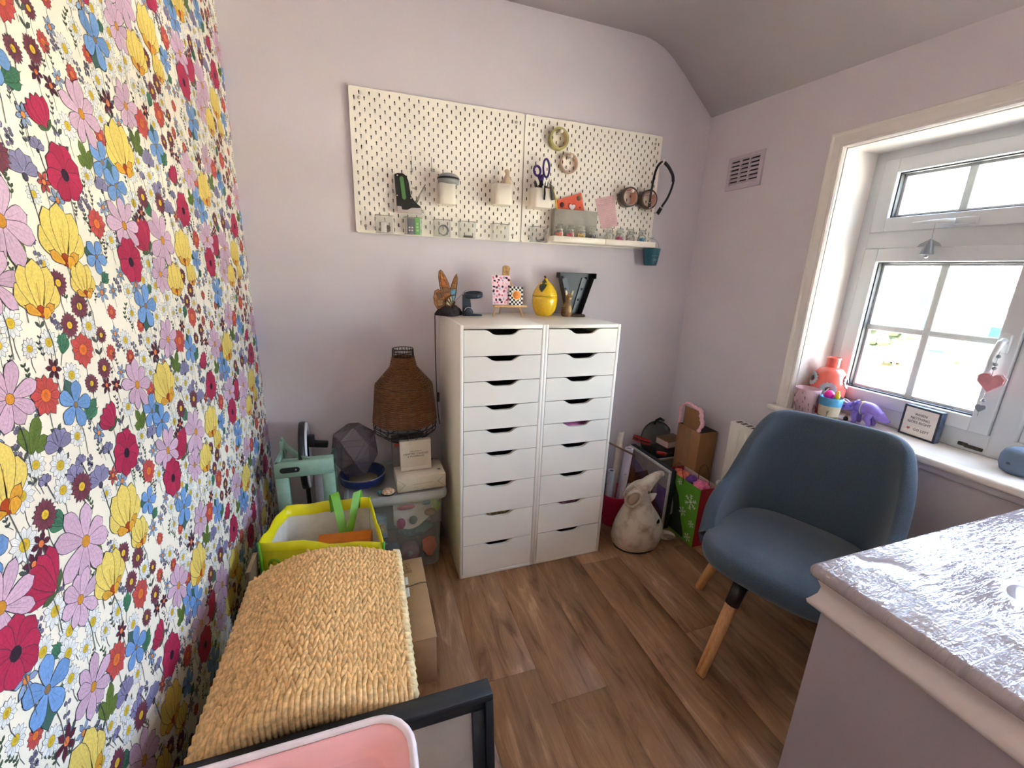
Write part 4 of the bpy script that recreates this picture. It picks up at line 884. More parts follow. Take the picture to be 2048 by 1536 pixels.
def card(name, label, T, w, h, builder, base):
    c = thing(name, label, 'card', (0, 0, 0)); c.matrix_world = T
    g = G(); g.box(0, w, -.0012, 0, 0, h, ink=None); obj('card', G().box(0, w, -.0012, 0, 0, h), base, c); builder(c); return c
lean = Matrix.Rotation(-.20, 4, 'X')
def terrazzo(c):
    g = G(); rt = random.Random(5); cols = [lin(x) for x in ((70, 48, 50), (226, 120, 140), (196, 84, 100), (176, 174, 186), (244, 190, 200), (60, 46, 48), (220, 150, 150))]
    pts = []
    for k in range(220):
        x, z = rt.uniform(.004, .084), rt.uniform(.004, .132)
        if any(math.hypot(x-a, z-b) < .0125 for a, b in pts): continue
        pts.append((x, z)); a0 = rt.uniform(0, 3); rx, rz = rt.uniform(.0042, .0062), rt.uniform(.0055, .008)
        g.poly([(x+rx*math.cos(a)*math.cos(a0)-rz*math.sin(a)*math.sin(a0), -.0014, z+rx*math.cos(a)*math.sin(a0)+rz*math.sin(a)*math.cos(a0)) for a in [2*math.pi*i/9 for i in range(9)]], ink=rt.choice(cols))
    obj('printed_spots', g, attr_mat('card_ink', .5), c)['kind'] = 'stuff'
card('spotted_card', 'pink white and black spotted card on the mini easel', at(.594, -.160, ZC+.0535) @ lean, .090, .136, terrazzo, mat('pink_card', (240, 210, 220), .55, var=.12, vscale=22))
def checks(c):
    g = G(); n, m = 7, 9; w, h = .068/n, .088/m
    for i in range(n):
        for j in range(m):
            if (i+j) % 2 == 0: g.poly([(i*w, -.0014, j*h), (i*w+w, -.0014, j*h), (i*w+w, -.0014, j*h+h), (i*w, -.0014, j*h+h)], ink=lin((30, 26, 26)))
    obj('checker_print', g, attr_mat('card_ink', .5), c)['kind'] = 'stuff'
    P = []
    for k in range(24): a = 2*math.pi*k/24; r = .0245 if k % 2 else .021; P.append((.036+r*math.cos(a), .048+r*math.sin(a)))
    g = G().prism(P, 0, .0004, 0, at(0, -.0015, 0) @ FR); obj('sun_halo', g, mat('halo_peach', (250, 214, 160), .5), c)
    g = G().lathe([(0, 0), (.0185, 0), (.0185, .0005), (0, .0005)], 24, T=at(.036, -.0018, .048) @ FR); obj('sun_disc', g, mat('sun_orange', (238, 148, 66), .5, var=.15, vscale=200), c)
    g = G().tube([(.036-.010+.004*k, -.0024, .046+.0016*math.sin(k*2)) for k in range(6)], .0008, 4).tube([(.030+.004*k, -.0024, .052) for k in range(4)], .0008, 4); obj('sun_lettering', g, mat('sun_red', (206, 92, 50), .5), c)
card('checkered_card', 'black and white checkered card with an orange sun on the easel', at(.672, -.168, ZC+.0535) @ lean @ Matrix.Rotation(.06, 4, 'Y'), .068, .088, checks, mat('card_white', (244, 240, 234), .5))
# lemon jar
t = thing('lemon_jar', 'yellow ceramic lemon jar with a leaf on its lid', 'jar', (.872, -.125, ZC)); M_LEM = mat('lemon_glaze', (238, 196, 34), .2, var=.06, vscale=90, bump=.25, bscale=180, coat=.6)
obj('bowl', G().lathe([(0, 0), (.034, 0), (.040, .004), (.054, .026), (.062, .055), (.0632, .075), (.0625, .093), (0, .093)], 32), M_LEM, t)
lid = obj('lid', G().lathe([(0, .0945), (.0622, .0945), (.0608, .103), (.054, .122), (.042, .141), (.028, .157), (.014, .168), (.009, .174), (.0075, .179), (0, .181)], 32), M_LEM, t)
obj('stem', G().tube([(0, 0, .178), (-.003, -.002, .185), (-.007, -.002, .190)], [.004, .0042, .005], 8), mat('stem_brown', (66, 44, 34), .6), lid)
g = G(); n = 8; vs = []
for k in range(n+1):
    f = k/n; z = .178-.062*f; rr = (.010+.050*smoothstep(0, 1, f)*.98)+.004; a0 = math.pi+.75; w = .42*math.sin(math.pi*min(1, f*.96+.03))/max(.5, rr/.045)
    for s in (-1, 0, 1): a = a0+.15*f+s*w; q = rr+(.003 if s == 0 else .0); vs.append((q*math.cos(a), q*math.sin(a), z))
g.add(vs, [(k*3+s, k*3+s+1, k*3+s+4, k*3+s+3) for k in range(n) for s in (0, 1)], 0, True); obj('leaf', g, mat('leaf_glaze', (72, 84, 62), .3), lid)
# letter V
t = thing('letter_v', 'black metal letter V marquee light against the wall', 'letter', (1.062, -.062, ZC)); M_MARQ = mat('black_enamel', (34, 36, 38), .35, .3)
VP = [(-.105, .211), (-.105, .186), (-.094, .183), (-.040, 0), (.030, 0), (.088, .183), (.100, .186), (.100, .211), (.030, .211), (.026, .186), (.036, .183), (-.004, .05), (-.044, .183), (-.034, .186), (-.034, .211)]
VO = [(-.105, .211), (-.105, .186), (-.094, .183), (-.040, 0), (.030, 0), (.088, .183), (.100, .186), (.100, .211)]
obj('back_plate', G().prism(VO, 0, .003, 0, FR), mat('black_enamel_inner', (46, 50, 54), .3, .4), t)
n = len(VO); g = G(); c0 = Vector((-.004, .1)); inn = [tuple(Vector(p)+(c0-Vector(p)).normalized()*.0018) for p in VO]
for i in range(n):
    j = (i+1) % n; a, b, c, d = VO[i], VO[j], inn[j], inn[i]
    g.add([(a[0], -.003, a[1]), (b[0], -.003, b[1]), (c[0], -.003, c[1]), (d[0], -.003, d[1]), (a[0], -.046, a[1]), (b[0], -.046, b[1]), (c[0], -.046, c[1]), (d[0], -.046, d[1])], [(0, 1, 5, 4), (2, 3, 7, 6), (4, 5, 6, 7), (3, 2, 1, 0)])
obj('rim', g, M_MARQ, t)
for P_ in ([(-.085, .186), (-.050, .186), (-.002, .012), (-.032, .012)], [(.070, .186), (.038, .186), (-.006, .012), (.022, .012)]): obj('light_channel', G().prism(P_, .0031, .010, 0, FR), mat('channel_grey', (62, 68, 74), .3, .3), t)
for (x, z) in ((-.075, .185), (-.055, .13), (-.038, .075), (-.012, .025), (.022, .075), (.040, .13), (.062, .185)):
    b = obj('socket', G().lathe([(0, 0), (.008, 0), (.006, .008), (0, .008)], 10, T=at(x, -.003, z) @ FR), M_MARQ, t); obj('bulb', G().ell((x, -.017, z), (.0055, .007, .0055)), clear_mat('bulb_glass', (150, 156, 160), .3, .05), b)
# cat figurine
t = thing('cat_figurine', 'brown striped cat figurine with pale ears and a long tail over the edge', 'figurine', (.972, -.175, ZC)); M_CAT = mat('tabby', (122, 92, 58), .55, var=.3, vscale=60)
g = G(); L = []
for k, (r, ry, z, dx) in enumerate([(.022, .02, .0, 0), (.027, .024, .008, 0), (.026, .024, .03, 0), (.022, .02, .05, .001), (.016, .016, .066, .003), (.012, .013, .074, .004), (.015, .016, .082, .005), (.0175, .017, .093, .006), (.015, .015, .106, .006), (.007, .008, .113, .006)]):
    L.append([(dx+r*math.cos(a), ry*math.sin(a), z) for a in [2*math.pi*i/18 for i in range(18)]])
loft(g, L); obj('body', g, M_CAT, t)
for s in (-1, 1): obj('ear', G().prism([(-.005, 0), (.005, 0), (.003+s*.002, .022), (-.002+s*.002, .024)], -.003, .003, 0, at(.006+s*.012, -.004, .104) @ Matrix.Rotation(s*.2, 4, 'Y') @ FR), mat('pale_ear', (206, 190, 150), .6), t)
obj('belly', G().ell((.006, -.016, .034), (.012, .009, .022)), mat('belly_buff', (196, 166, 112), .6), t)
obj('muzzle', G().ell((.007, -.016, .090), (.007, .005, .006)), mat('belly_buff'), t)
obj('nose', G().ell((.007, -.0212, .092), (.002, .0015, .0015), n=6, m=4), M_DARK, t)
for s in (-1, 1): obj('eye', G().ell((.006+s*.007, -.0155, .098), (.0022, .0018, .0022), n=8, m=5), mat('eye_green', (60, 70, 40), .2), t)
for z in (.012, .022, .032, .042): obj('stripe', G().tube([(.0275*math.cos(a), .0245*math.sin(a), z+.003*math.sin(a*2)) for a in [math.pi*.75+math.pi*.6*k/8 for k in range(9)]], .0016, 5), mat('dark_stripe', (52, 36, 26), .6), t)
P = spline([(.012, .0, .006), (.03, -.016, .006), (.058, -.024, .007), (.088, -.03, .006)], 6); obj('tail', G().tube(P, [.008]*(len(P)-3)+[.0075, .0065, .004], 10, caps=True), mat('tail_brown', (78, 54, 36), .6, var=.4, vscale=90), t)
# ------------------------------------------------------------------ corner pile by the wallpapered wall
# clear storage bin with lid
t = thing('storage_bin', 'clear plastic storage bin with a frosted lid beside the drawers', 'storage bin', (.118, -.195, 0)); M_BIN = clear_mat('bin_plastic', (222, 226, 226), .07, .10, .2)
def rl(w, d, r, z): return [(x, y, z) for x, y in rrect(w, d, r, 4)]
g = G(); loft(g, [rl(.35, .30, .03, .001), rl(.37, .315, .03, .01), rl(.405, .335, .03, .385), rl(.400, .330, .03, .385), rl(.365, .31, .03, .013)], smooth=True); obj('tub', g, M_BIN, t)
g = G(); loft(g, [rl(.412, .345, .035, .362), rl(.442, .365, .04, .365), rl(.446, .368, .04, .385), rl(.43, .35, .04, .402), rl(.412, .335, .04, .404), rl(.402, .325, .04, .396)], cap0=False, smooth=True)
obj('lid', g, clear_mat('bin_lid', (222, 226, 224), .40, .25), t)
def blob(name, label, cat, c, r, m, wob=.12, f=3):
    g = G(); g.ell((0, 0, 0), (1, 1, 1), n=16, m=10)
    g.v = [tuple(Vector((x*r[0], y*r[1], z*r[2]))*(1+wob*math.sin(f*x+2*z)*math.cos(f*y+z*4))) for x, y, z in g.v]
    return tag(obj(name, g, m, None, c), label, cat)
t = thing('plastic_packet', 'white and pink printed plastic packet pressed against the storage bin front', 'packet', (.215, -.325, .24))
g = G(); n, m_ = 12, 8; vs = []
for j in range(m_+1):
    for i in range(n+1):
        u, v = i/n, j/m_; vs.append((-.115+.205*u, -.012-.010*math.sin(u*5+v*3)+.012*v, .0+.115*v-.035*math.sin(u*4)*(1-v)+.02*u))
g.add(vs, [(j*(n+1)+i, j*(n+1)+i+1, (j+1)*(n+1)+i+1, (j+1)*(n+1)+i) for j in range(m_) for i in range(n)], 0, True)
g.add([(x, y+.03, z) for x, y, z in vs], [(j*(n+1)+i, (j+1)*(n+1)+i, (j+1)*(n+1)+i+1, j*(n+1)+i+1) for j in range(m_) for i in range(n)], 0, True)
obj('sheet', g, mat('packet_white', (226, 220, 210), .4, var=.08, vscale=30), t)
for (x, z, rx, rz, c) in ((-.06, .09, .04, .014, (200, 110, 120)), (-.085, .01, .02, .028, (190, 60, 110)), (-.03, .02, .018, .022, (110, 124, 110)), (.045, .05, .026, .02, (150, 110, 90)), (.03, .1, .02, .012, (120, 170, 190)), (.075, .08, .016, .03, (160, 180, 90))):
    obj('print_patch', G().lathe([(0, 0), (1, 0), (1, .1), (0, .1)], 14, T=at(x, -.026, z) @ FR @ Matrix.Diagonal((rx, rz, .01, 1))), mat('patch_%d_%d' % (c[0], c[1]), c, .5, var=.2, vscale=120), t)
blob('felt_shape', 'bright orange felt shape at the bottom corner of the storage bin', 'felt', (.262, -.30, .075), (.034, .02, .052), mat('orange_felt', (232, 96, 42), .8), .25)
t = thing('yarn_roll', 'dusty rose roll low in the storage bin', 'roll', (.165, -.305, .085)); obj('roll', G().lathe([(.014, 0), (.042, 0), (.044, .01), (.044, .035), (.042, .045), (.014, .045)], 24, T=FR), mat('rose_roll', (150, 96, 100), .7), t); obj('core', G().lathe([(0, .01), (.0139, .01), (.0139, .046), (0, .046)], 16, T=FR), mat('grey_card'), t)
t = thing('yarn_roll', 'slate grey roll low in the storage bin', 'roll', (.085, -.305, .10)); obj('roll', G().lathe([(.012, 0), (.036, 0), (.036, .04), (.012, .04)], 24, T=FR), mat('slate_roll', (96, 100, 112), .7), t); obj('core', G().lathe([(0, .008), (.0119, .008), (.0119, .041), (0, .041)], 16, T=FR), mat('label_white'), t)
blob('teal_bag', 'crumpled teal and clear bag in the middle of the storage bin', 'bag', (.20, -.27, .165), (.085, .04, .035), mat('teal_film', (96, 134, 140), .3, var=.4, vscale=40), .2)
t = thing('craft_box', 'blue and white printed craft box in the storage bin', 'box', (.03, -.30, .19)); obj('carton', G().rbox(-.04, .04, -.02, .02, -.06, .09, .002, 1), mat('craft_card', (150, 170, 180), .5, var=.25, vscale=40), t)
obj('print_band', G().box(-.0402, .0402, -.0206, -.0199, -.05, -.02), mat('navy_print', (40, 60, 110), .5), t); obj('picture', G().lathe([(0, 0), (.03, 0), (.03, .001), (0, .001)], 18, T=at(.005, -.0203, .03) @ FR), mat('picture_tan', (196, 176, 130), .5, var=.4, vscale=80), t)
# boxes on the lid
ZL = .4045
t = thing('gift_box', 'flat white gift box lying on the storage bin lid', 'box', (.225, -.265, ZL), rz=.03); obj('carton', G().rbox(-.108, .108, -.082, .082, 0, .066, .0015, 1), mat('box_white', (222, 212, 196), .55, var=.03), t)
g = G()
for (a, b) in (((-.107, .003), (-.072, .033)), ((-.072, .033), (-.107, .063)), ((.107, .003), (.072, .033)), ((.072, .033), (.107, .063)), ((-.04, .03), (.05, .034))): g.tube([(a[0], -.0822, a[1]), (b[0], -.0822, b[1])], .0006, 4)
obj('fold_lines', g, mat('fold_grey', (150, 140, 128), .7), t)
obj('printed_mark', G().prism([(0, 0), (.012, .006), (.02, 0), (.012, -.008)], 0, .0003, 0, TR(.075, -.03, .0662)), mat('print_dark', (70, 66, 62), .6), t)
t = thing('grey_carton', 'plain grey carton under the rattan lampshade', 'box', (.190, -.213, ZL+.0665)); obj('carton', G().rbox(-.078, .078, -.010, .095, 0, .118, .0015, 1), mat('carton_grey', (128, 118, 114), .7, var=.05), t)
obj('red_sticker', G().box(-.068, -.045, -.0108, -.0101, .100, .116), mat('sticker_red', (170, 70, 60), .5), t)
t = thing('small_carton', 'small white carton with printed lettering leaning on the grey carton', 'box', (.210, -.249, ZL+.0668), rot=(-.05, 0, .05)); obj('carton', G().rbox(-.069, .069, -.034, .0, 0, .143, .0015, 1), mat('carton_cream', (230, 220, 204), .55, var=.02), t)
M_PR = mat('print_dark')
for k, (tx, sz, z) in enumerate((('THE HOME OF', .008, .092), ('CRAFTED CANDLES', .0125, .080), ('& FRAGRANCES', .0105, .068))): text('lettering', tx, sz, t, M_PR, at(0, -.0345, z) @ FR)
obj('tuck_slot', G().rbox(-.010, .010, -.0345, -.0338, .008, .014, .0003, 1), mat('slot_brown', (90, 66, 50), .7), t); obj('front_flap', G().rbox(-.0685, .0685, -.036, -.034, .002, .020, .0006, 1), mat('carton_cream'), t)
# rattan lampshade
t = thing('rattan_lampshade', 'brown rattan lampshade on a black wire frame', 'lampshade', (.178, -.160, .5905)); M_WIRE = mat('black_wire', (30, 24, 22), .5)
PR = [(.085, .003), (.141, .046), (.143, .088), (.126, .262), (.058, .342), (.048, .385), (.0455, .425)]
def prr(z):
    for (r0, z0), (r1, z1) in zip(PR, PR[1:]):
        if z0 <= z <= z1: return r0+(r1-r0)*(z-z0)/(z1-z0)
    return PR[-1][0]
fr = None
g = G()
for k in range(20):
    a = 2*math.pi*k/20; g.tube([(r*math.cos(a), r*math.sin(a), z) for r, z in PR], .0016, 5)
for (r, z) in ((.085, .003), (.141, .046), (.1435, .072), (.126, .262), (.058, .342), (.0455, .425), (.046, .410)): g.tube([(r*math.cos(a), r*math.sin(a), z) for a in [2*math.pi*i/40 for i in range(40)]], .0019, 5, closed=True)
for k in range(3): a = math.pi*k/3+.3; g.tube([(.085*math.cos(a), .085*math.sin(a), .003), (-.085*math.cos(a), -.085*math.sin(a), .003)], .0013, 5)
obj('wire_frame', g, M_WIRE, t)
g = G(); z = .090; k = 0
while z < .390:
    r0 = prr(z); g.tube([((r0+.0022*math.sin(20*a/1*.5+math.pi*k))*math.cos(a), (r0+.0022*math.sin(10*a+math.pi*k))*math.sin(a), z-(.010*(1-math.cos(a*1)) if z < .1 else 0)*0) for a in [2*math.pi*i/60 for i in range(60)]], .0027, 5, closed=True)
    z += .0045; k += 1
o = obj('woven_rattan', g, mat('rattan', (112, 72, 38), .6, var=.35, vscale=45, stretch=(1, 1, 6)), t); o['kind'] = 'stuff'
# faceted smoky globe in a blue dish
t = thing('faceted_globe', 'smoky grey faceted plastic globe in a blue dish', 'globe', (-.050, -.20, ZL+.052)); g = G(); t.scale = (.92, .92, .98)
rings = [(.066, 0.0, 0), (.112, .095, .5), (.100, .185, 0), (.042, .232, .5)]; n = 5; idx = []; vs = []
for (r, z, o_) in rings: vs += [(r*math.cos(2*math.pi*(k+o_)/n+.3), r*.9*math.sin(2*math.pi*(k+o_)/n+.3), z) for k in range(n)]
fs = []
for a in range(len(rings)-1):
    for k in range(n):
        k2 = (k+1) % n; s0, s1 = a*n, (a+1)*n
        if rings[a][2] == 0: fs += [(s0+k, s0+k2, s1+k), (s0+k2, s1+k2, s1+k)]
        else: fs += [(s0+k, s1+k2, s1+k), (s0+k, s0+k2, s1+k2)]
fs += [tuple(range(n-1, -1, -1)), tuple(range((len(rings)-1)*n, len(rings)*n))]
g.add(vs, fs); sm = clear_mat('smoky_plastic', (112, 98, 102), .46, .06); obj('shell', g, sm, t)
ge = G(); es = set()
for f in fs:
    for a, b in zip(f, list(f[1:])+[f[0]]): es.add((min(a, b), max(a, b)))
for a, b in es: ge.tube([vs[a], vs[b]], .0007, 4)
obj('facet_edges', ge, mat('facet_edge', (52, 42, 46), .3), t)
t = thing('blue_dish', 'round dark blue dish under the faceted globe', 'dish', (-.022, -.20, ZL)); t.scale = (.84, .84, 1); obj('dish', G().lathe([(0, .001), (.09, .001), (.115, .012), (.122, .046), (.118, .050), (.110, .044), (.10, .014), (0, .010)], 36), mat('cobalt', (30, 42, 96), .35), t)
obj('pale_liner', G().lathe([(0, .0101), (.07, .0105), (.075, .016), (0, .016)], 24), mat('liner_cream', (176, 168, 140), .7), t); obj('rim_line', G().lathe([(.117, .0498), (.1185, .0515), (.1212, .0512), (.1222, .049)], 36), mat('dish_rim', (120, 110, 100), .4), t)
t = thing('seashell', 'pale brown speckled seashell lying on the bin lid', 'shell', (.082, -.345, ZL)); obj('shell', G().lathe([(0, 0), (.02, .003), (.024, .012), (.018, .022), (0, .028)], 16, sx=1.2, T=TR(0, 0, .0, rx=.1)), mat('shell_print', (200, 170, 140), .4, var=.5, vscale=90), t); obj('underside', G().lathe([(0, -.0), (.022, .001), (.026, .008), (.02, .012)], 16, sx=1.2), M_DARK, t)
t = thing('turquoise_bead', 'single turquoise bead on the bin lid beside the seashell', 'bead', (.045, -.335, ZL)); obj('bead', G().lathe([(.0025, .0), (.007, .002), (.0095, .008), (.007, .015), (.0025, .017), (.0025, .0)], 14), mat('turquoise', (60, 140, 150), .3), t)
# mint green stool
t = thing('mint_stool', 'mint green painted wooden stool with a black latch slot', 'stool', (-.233, -.345, 0)); M_MINT = mat('mint_paint', (140, 172, 152), .55, var=.08, vscale=30)
def bar(nm, x0, x1, y0, y1, z0, z1): return obj(nm, G().rbox(x0, x1, y0, y1, z0, z1, .003, 1), M_MINT, t)
bar('leg', -.112, -.066, -.012, .012, 0.001, .6); bar('leg', .058, .106, -.012, .012, 0.001, .6)
rail = bar('front_rail', -.112, .106, -.014, .010, .540, .604)
obj('slot', G().prism([(x*.036+(-.052 if False else 0), y*.0115) for x, y in [(math.cos(a)*.32+(.68 if math.cos(a) > 0 else -.68), math.sin(a)) for a in [2*math.pi*i/24 for i in range(24)]]], .0141, .0155, 0, at(-.056, 0, .574) @ FR), M_DARK, rail)
obj('latch', G().ell((-.034, -.017, .575), (.004, .003, .004), n=8, m=5), M_CHROME, rail)
obj('rear_leg', G().rbox(-.112, -.090, .13, .155, 0.001, .640, .003, 1), M_MINT, t); bar('rear_leg', .085, .106, .13, .155, .001, .585)
P = [(-.108, .142, .655), (-.085, .12, .628), (-.04, .07, .606), (.02, .02, .598), (.1, .0, .603)]
g = G(); sp = spline(P, 6); vs = []
for p in sp: vs += [(p.x, p.y, p.z), (p.x, p.y, p.z-.022), (p.x+.006, p.y+.014, p.z), (p.x+.006, p.y+.014, p.z-.022)]
g.add(vs, [f for i in range(len(sp)-1) for f in ((i*4, i*4+1, i*4+5, i*4+4), (i*4+2, i*4+6, i*4+7, i*4+3), (i*4, i*4+4, i*4+6, i*4+2), (i*4+1, i*4+3, i*4+7, i*4+5))], 0, False); obj('curved_rail', g, M_MINT, t)
obj('side_rail', G().rbox(-.112, -.098, -.01, .14, .575, .604, .002, 1), M_MINT, t); bar('seat_slat', -.098, .1, .05, .07, .575, .590)
# ring light
t = thing('ring_light', 'black ring light with a white diffuser behind the mint stool', 'ring light', (-.262, -.155, 0)); TT = at(0, 0, .545) @ Matrix.Rotation(.07, 4, 'Z') @ Matrix.Rotation(math.pi/2, 4, 'Y')
obj('housing', G().lathe([(.108, -.012), (.148, -.012), (.150, .0), (.148, .012), (.108, .012), (.108, -.012)], 44, T=TT), M_DARK, t); obj('diffuser', G().lathe([(.110, .0121), (.146, .0121), (.143, .020), (.113, .020), (.110, .0121)], 44, T=TT), mat('diffuser_white', (222, 224, 236), .4), t)
obj('pole', G().tube([(0, 0, .03), (0, 0, .41)], .009, 10), M_DARK, t)
for k in range(3):
    a = 2*math.pi*k/3+.5; obj('leg', G().tube([(0, 0, .12), (.08*math.cos(a), .08*math.sin(a), .006)], .006, 8), M_DARK, t)
obj('clamp', G().rbox(.02, .10, -.012, .012, -.012, .016, .004, 2, T=TR(0, 0, .60, ry=.15)), M_DARK, t); obj('clamp_jaw', G().rbox(.02, .045, -.02, .02, -.01, .03, .004, 2, T=at(0, 0, .605)), M_DARK, t); obj('hinge', G().lathe([(0, -.02), (.018, -.02), (.018, .02), (0, .02)], 14, T=at(0, 0, .41) @ FR), M_DARK, t)
t = thing('paper_tube', 'pale grey paper tube standing behind the mint stool', 'tube', (-.185, -.235, 0)); obj('tube', G().lathe([(.044, .001), (.034, .50), (.032, .50), (.042, .001)], 24), mat('grey_paper', (176, 170, 172), .8), t); obj('end_cap', G().lathe([(0, .496), (.0318, .496), (.0318, .498), (0, .498)], 24), mat('grey_paper_shade', (110, 104, 104), .8), t)
# shopping bag
t = thing('shopping_bag', 'yellow and green reusable shopping bag standing open', 'bag', (-.15, -.62, 0))
cor_t = [(-.195, -.058), (-.145, .165), (.155, .148), (.197, -.168)]; cor_b = [(-.18, -.12), (-.17, .12), (.15, .12), (.16, -.14)]
def bagloop(z, f, inset=0.0, wav=0.0, n=9):
    C = [Vector(b).lerp(Vector(a), f) for a, b in zip(cor_t, cor_b)]; c = sum(C, Vector((0, 0)))/4; P = []
    for i in range(4):
        a, b = C[i], C[(i+1) % 4]
        for k in range(n):
            p = a.lerp(b, k/n); p = p+(c-p).normalized()*(inset+.010*math.sin(math.pi*k/n)*math.sin(z*9+i))
            P.append((p.x, p.y, z+wav*(math.sin(k*1.4+i*2)*.5+math.cos(k*.8)*.5)*math.sin(math.pi*k/n)))
    return P
g = G(); loft(g, [bagloop(.001, 0), bagloop(.15, .3), bagloop(.3, .65), bagloop(.445, .97, 0, .010)], cap1=False, smooth=True); ob = obj('outer_panel', g, mat('bag_yellow', (214, 206, 40), .4, var=.1, vscale=8), t)
g = G(); loft(g, [bagloop(.446, .97, .003, .010), bagloop(.3, .65, .004), bagloop(.15, .3, .004), bagloop(.006, 0, .004)], cap0=False, smooth=True); obj('white_lining', g, mat('bag_lining', (226, 222, 212), .6, bump=.5, bscale=30), t)
g = G(); loft(g, [bagloop(.443, .966, -.001, .010), bagloop(.472, 1.0, -.001, .012), bagloop(.472, 1.0, .004, .012), bagloop(.428, .95, .006, .010)], cap0=False, cap1=False, smooth=True); obj('rim_band', g, mat('bag_rim', (236, 226, 20), .35, var=.06, vscale=20), t)
for i in (0, 2, 3): obj('corner_piping', G().tube([(b[0]*(1-f)+a[0]*f, b[1]*(1-f)+a[1]*f, .474*f) for a, b in [(cor_t[i], cor_b[i])] for f in [k/8 for k in range(9)]], .0045, 8), mat('lime_piping', (96, 170, 30), .4), t)
def strap(P, w=.013): 
    g = G(); sp = spline(P, 6); vs = []
    for p in sp: vs += [(p.x-w*.5, p.y-w*.6, p.z), (p.x+w*.8, p.y+w*.1, p.z+.002)]
    g.add(vs, [(i*2, i*2+1, i*2+3, i*2+2) for i in range(len(sp)-1)], 0, True); return g
obj('handle', strap([(.020, .155, .43), (.018, .156, .49), (.026, .145, .505), (.045, .09, .42), (.062, .05, .365), (.085, .09, .42), (.105, .145, .500), (.11, .15, .495), (.112, .152, .43)], .022), mat('lime_strap', (110, 176, 44), .45), t)
for (x, z, r) in ((-.15, .40, .022), (-.11, .395, .014), (-.165, .36, .014)): obj('printed_dot', G().lathe([(r*.55, 0), (r, 0), (r, .001), (r*.55, .001)], 18, T=at(x, -.066-(x+.195)*.28-.004, z) @ Matrix.Rotation(-.27, 4, 'Z') @ FR), mat('dot_green', (120, 160, 20), .4), t)
t = thing('orange_carton', 'orange carton sitting inside the shopping bag', 'box', (-.085, -.655, .012), rz=-.08); obj('carton', G().rbox(-.095, .09, -.05, .06, 0, .40, .003, 1), mat('orange_box', (214, 116, 34), .55, var=.06), t); obj('flap', G().rbox(-.094, .089, -.055, .0, .398, .402, .001, 1, T=TR(0, 0, 0)), mat('orange_flap', (196, 100, 30), .55), t)
t = thing('wood_offcut', 'thin wooden offcut leaning by the wallpaper wall', 'board', (-.382, -.72, 0.004), rot=(0, .05, 0)); obj('board', G().rbox(-.006, .006, -.05, .05, 0, .43, .002, 1), mat('offcut_wood', (120, 96, 70), .7, var=.3, stretch=(6, 6, 1)), t); obj('end_grain', G().box(-.0058, .0058, -.0495, .0495, .4301, .4306), mat('end_grain', (150, 124, 90), .8), t)
# ------------------------------------------------------------------ woven hamper
HX0, HX1, HY0, HY1 = -.316, .082, -1.372, -.887
t = thing('woven_hamper', 'braided water hyacinth hamper with a gently arched lid', 'hamper', (-.117, -1.13, 0)); M_HY = mat('water_hyacinth', (234, 190, 128), .5, var=.26, vscale=95, bump=.5, bscale=160); M_HY2 = mat('water_hyacinth_pale', (244, 216, 164), .5, var=.2, vscale=55)
hw2, hd = .199, .2425
def arch(x): u = (x+hw2)/(2*hw2); return .482+.066*math.sin(math.pi*(u**.85))*1.0+.020*u
def lobe(g, p, d, nrm, ln, wd, th, mi=0, n=7, m=5):
    d = Vector(d).normalized(); nrm = Vector(nrm); nrm = (nrm-d*nrm.dot(d)).normalized(); s = d.cross(nrm)
    T = Matrix(((d.x, s.x, nrm.x, p[0]), (d.y, s.y, nrm.y, p[1]), (d.z, s.z, nrm.z, p[2]), (0, 0, 0, 1)))
    g.ell((0, 0, 0), (ln, wd, th), mi, T, n, m)
obj('core', G().box(-hw2+.012, hw2-.012, -hd+.014, hd-.012, .002, .47), mat('hamper_core', (84, 56, 30), .8), t)  # core colour darkened to paint the shade in the gaps between braids
NB = 20; bw = 2*hw2/NB; rh = random.Random(4)
g = G(); vs = []
for i in range(25):
    x = -hw2+.004+(2*hw2-.008)*i/24; vs += [(x, -hd+.01, arch(x)-.008), (x, hd-.006, arch(x)-.008), (x, -hd+.01, .465), (x, hd-.006, .465)]
g.add(vs, [f for i in range(24) for f in ((i*4, i*4+4, i*4+5, i*4+1), (i*4+2, i*4+3, i*4+7, i*4+6), (i*4, i*4+2, i*4+6, i*4+4), (i*4+1, i*4+5, i*4+7, i*4+3))]+[(0, 1, 3, 2), (96, 98, 99, 97)]); lidb = obj('lid_base', g, mat('hamper_core'), t)
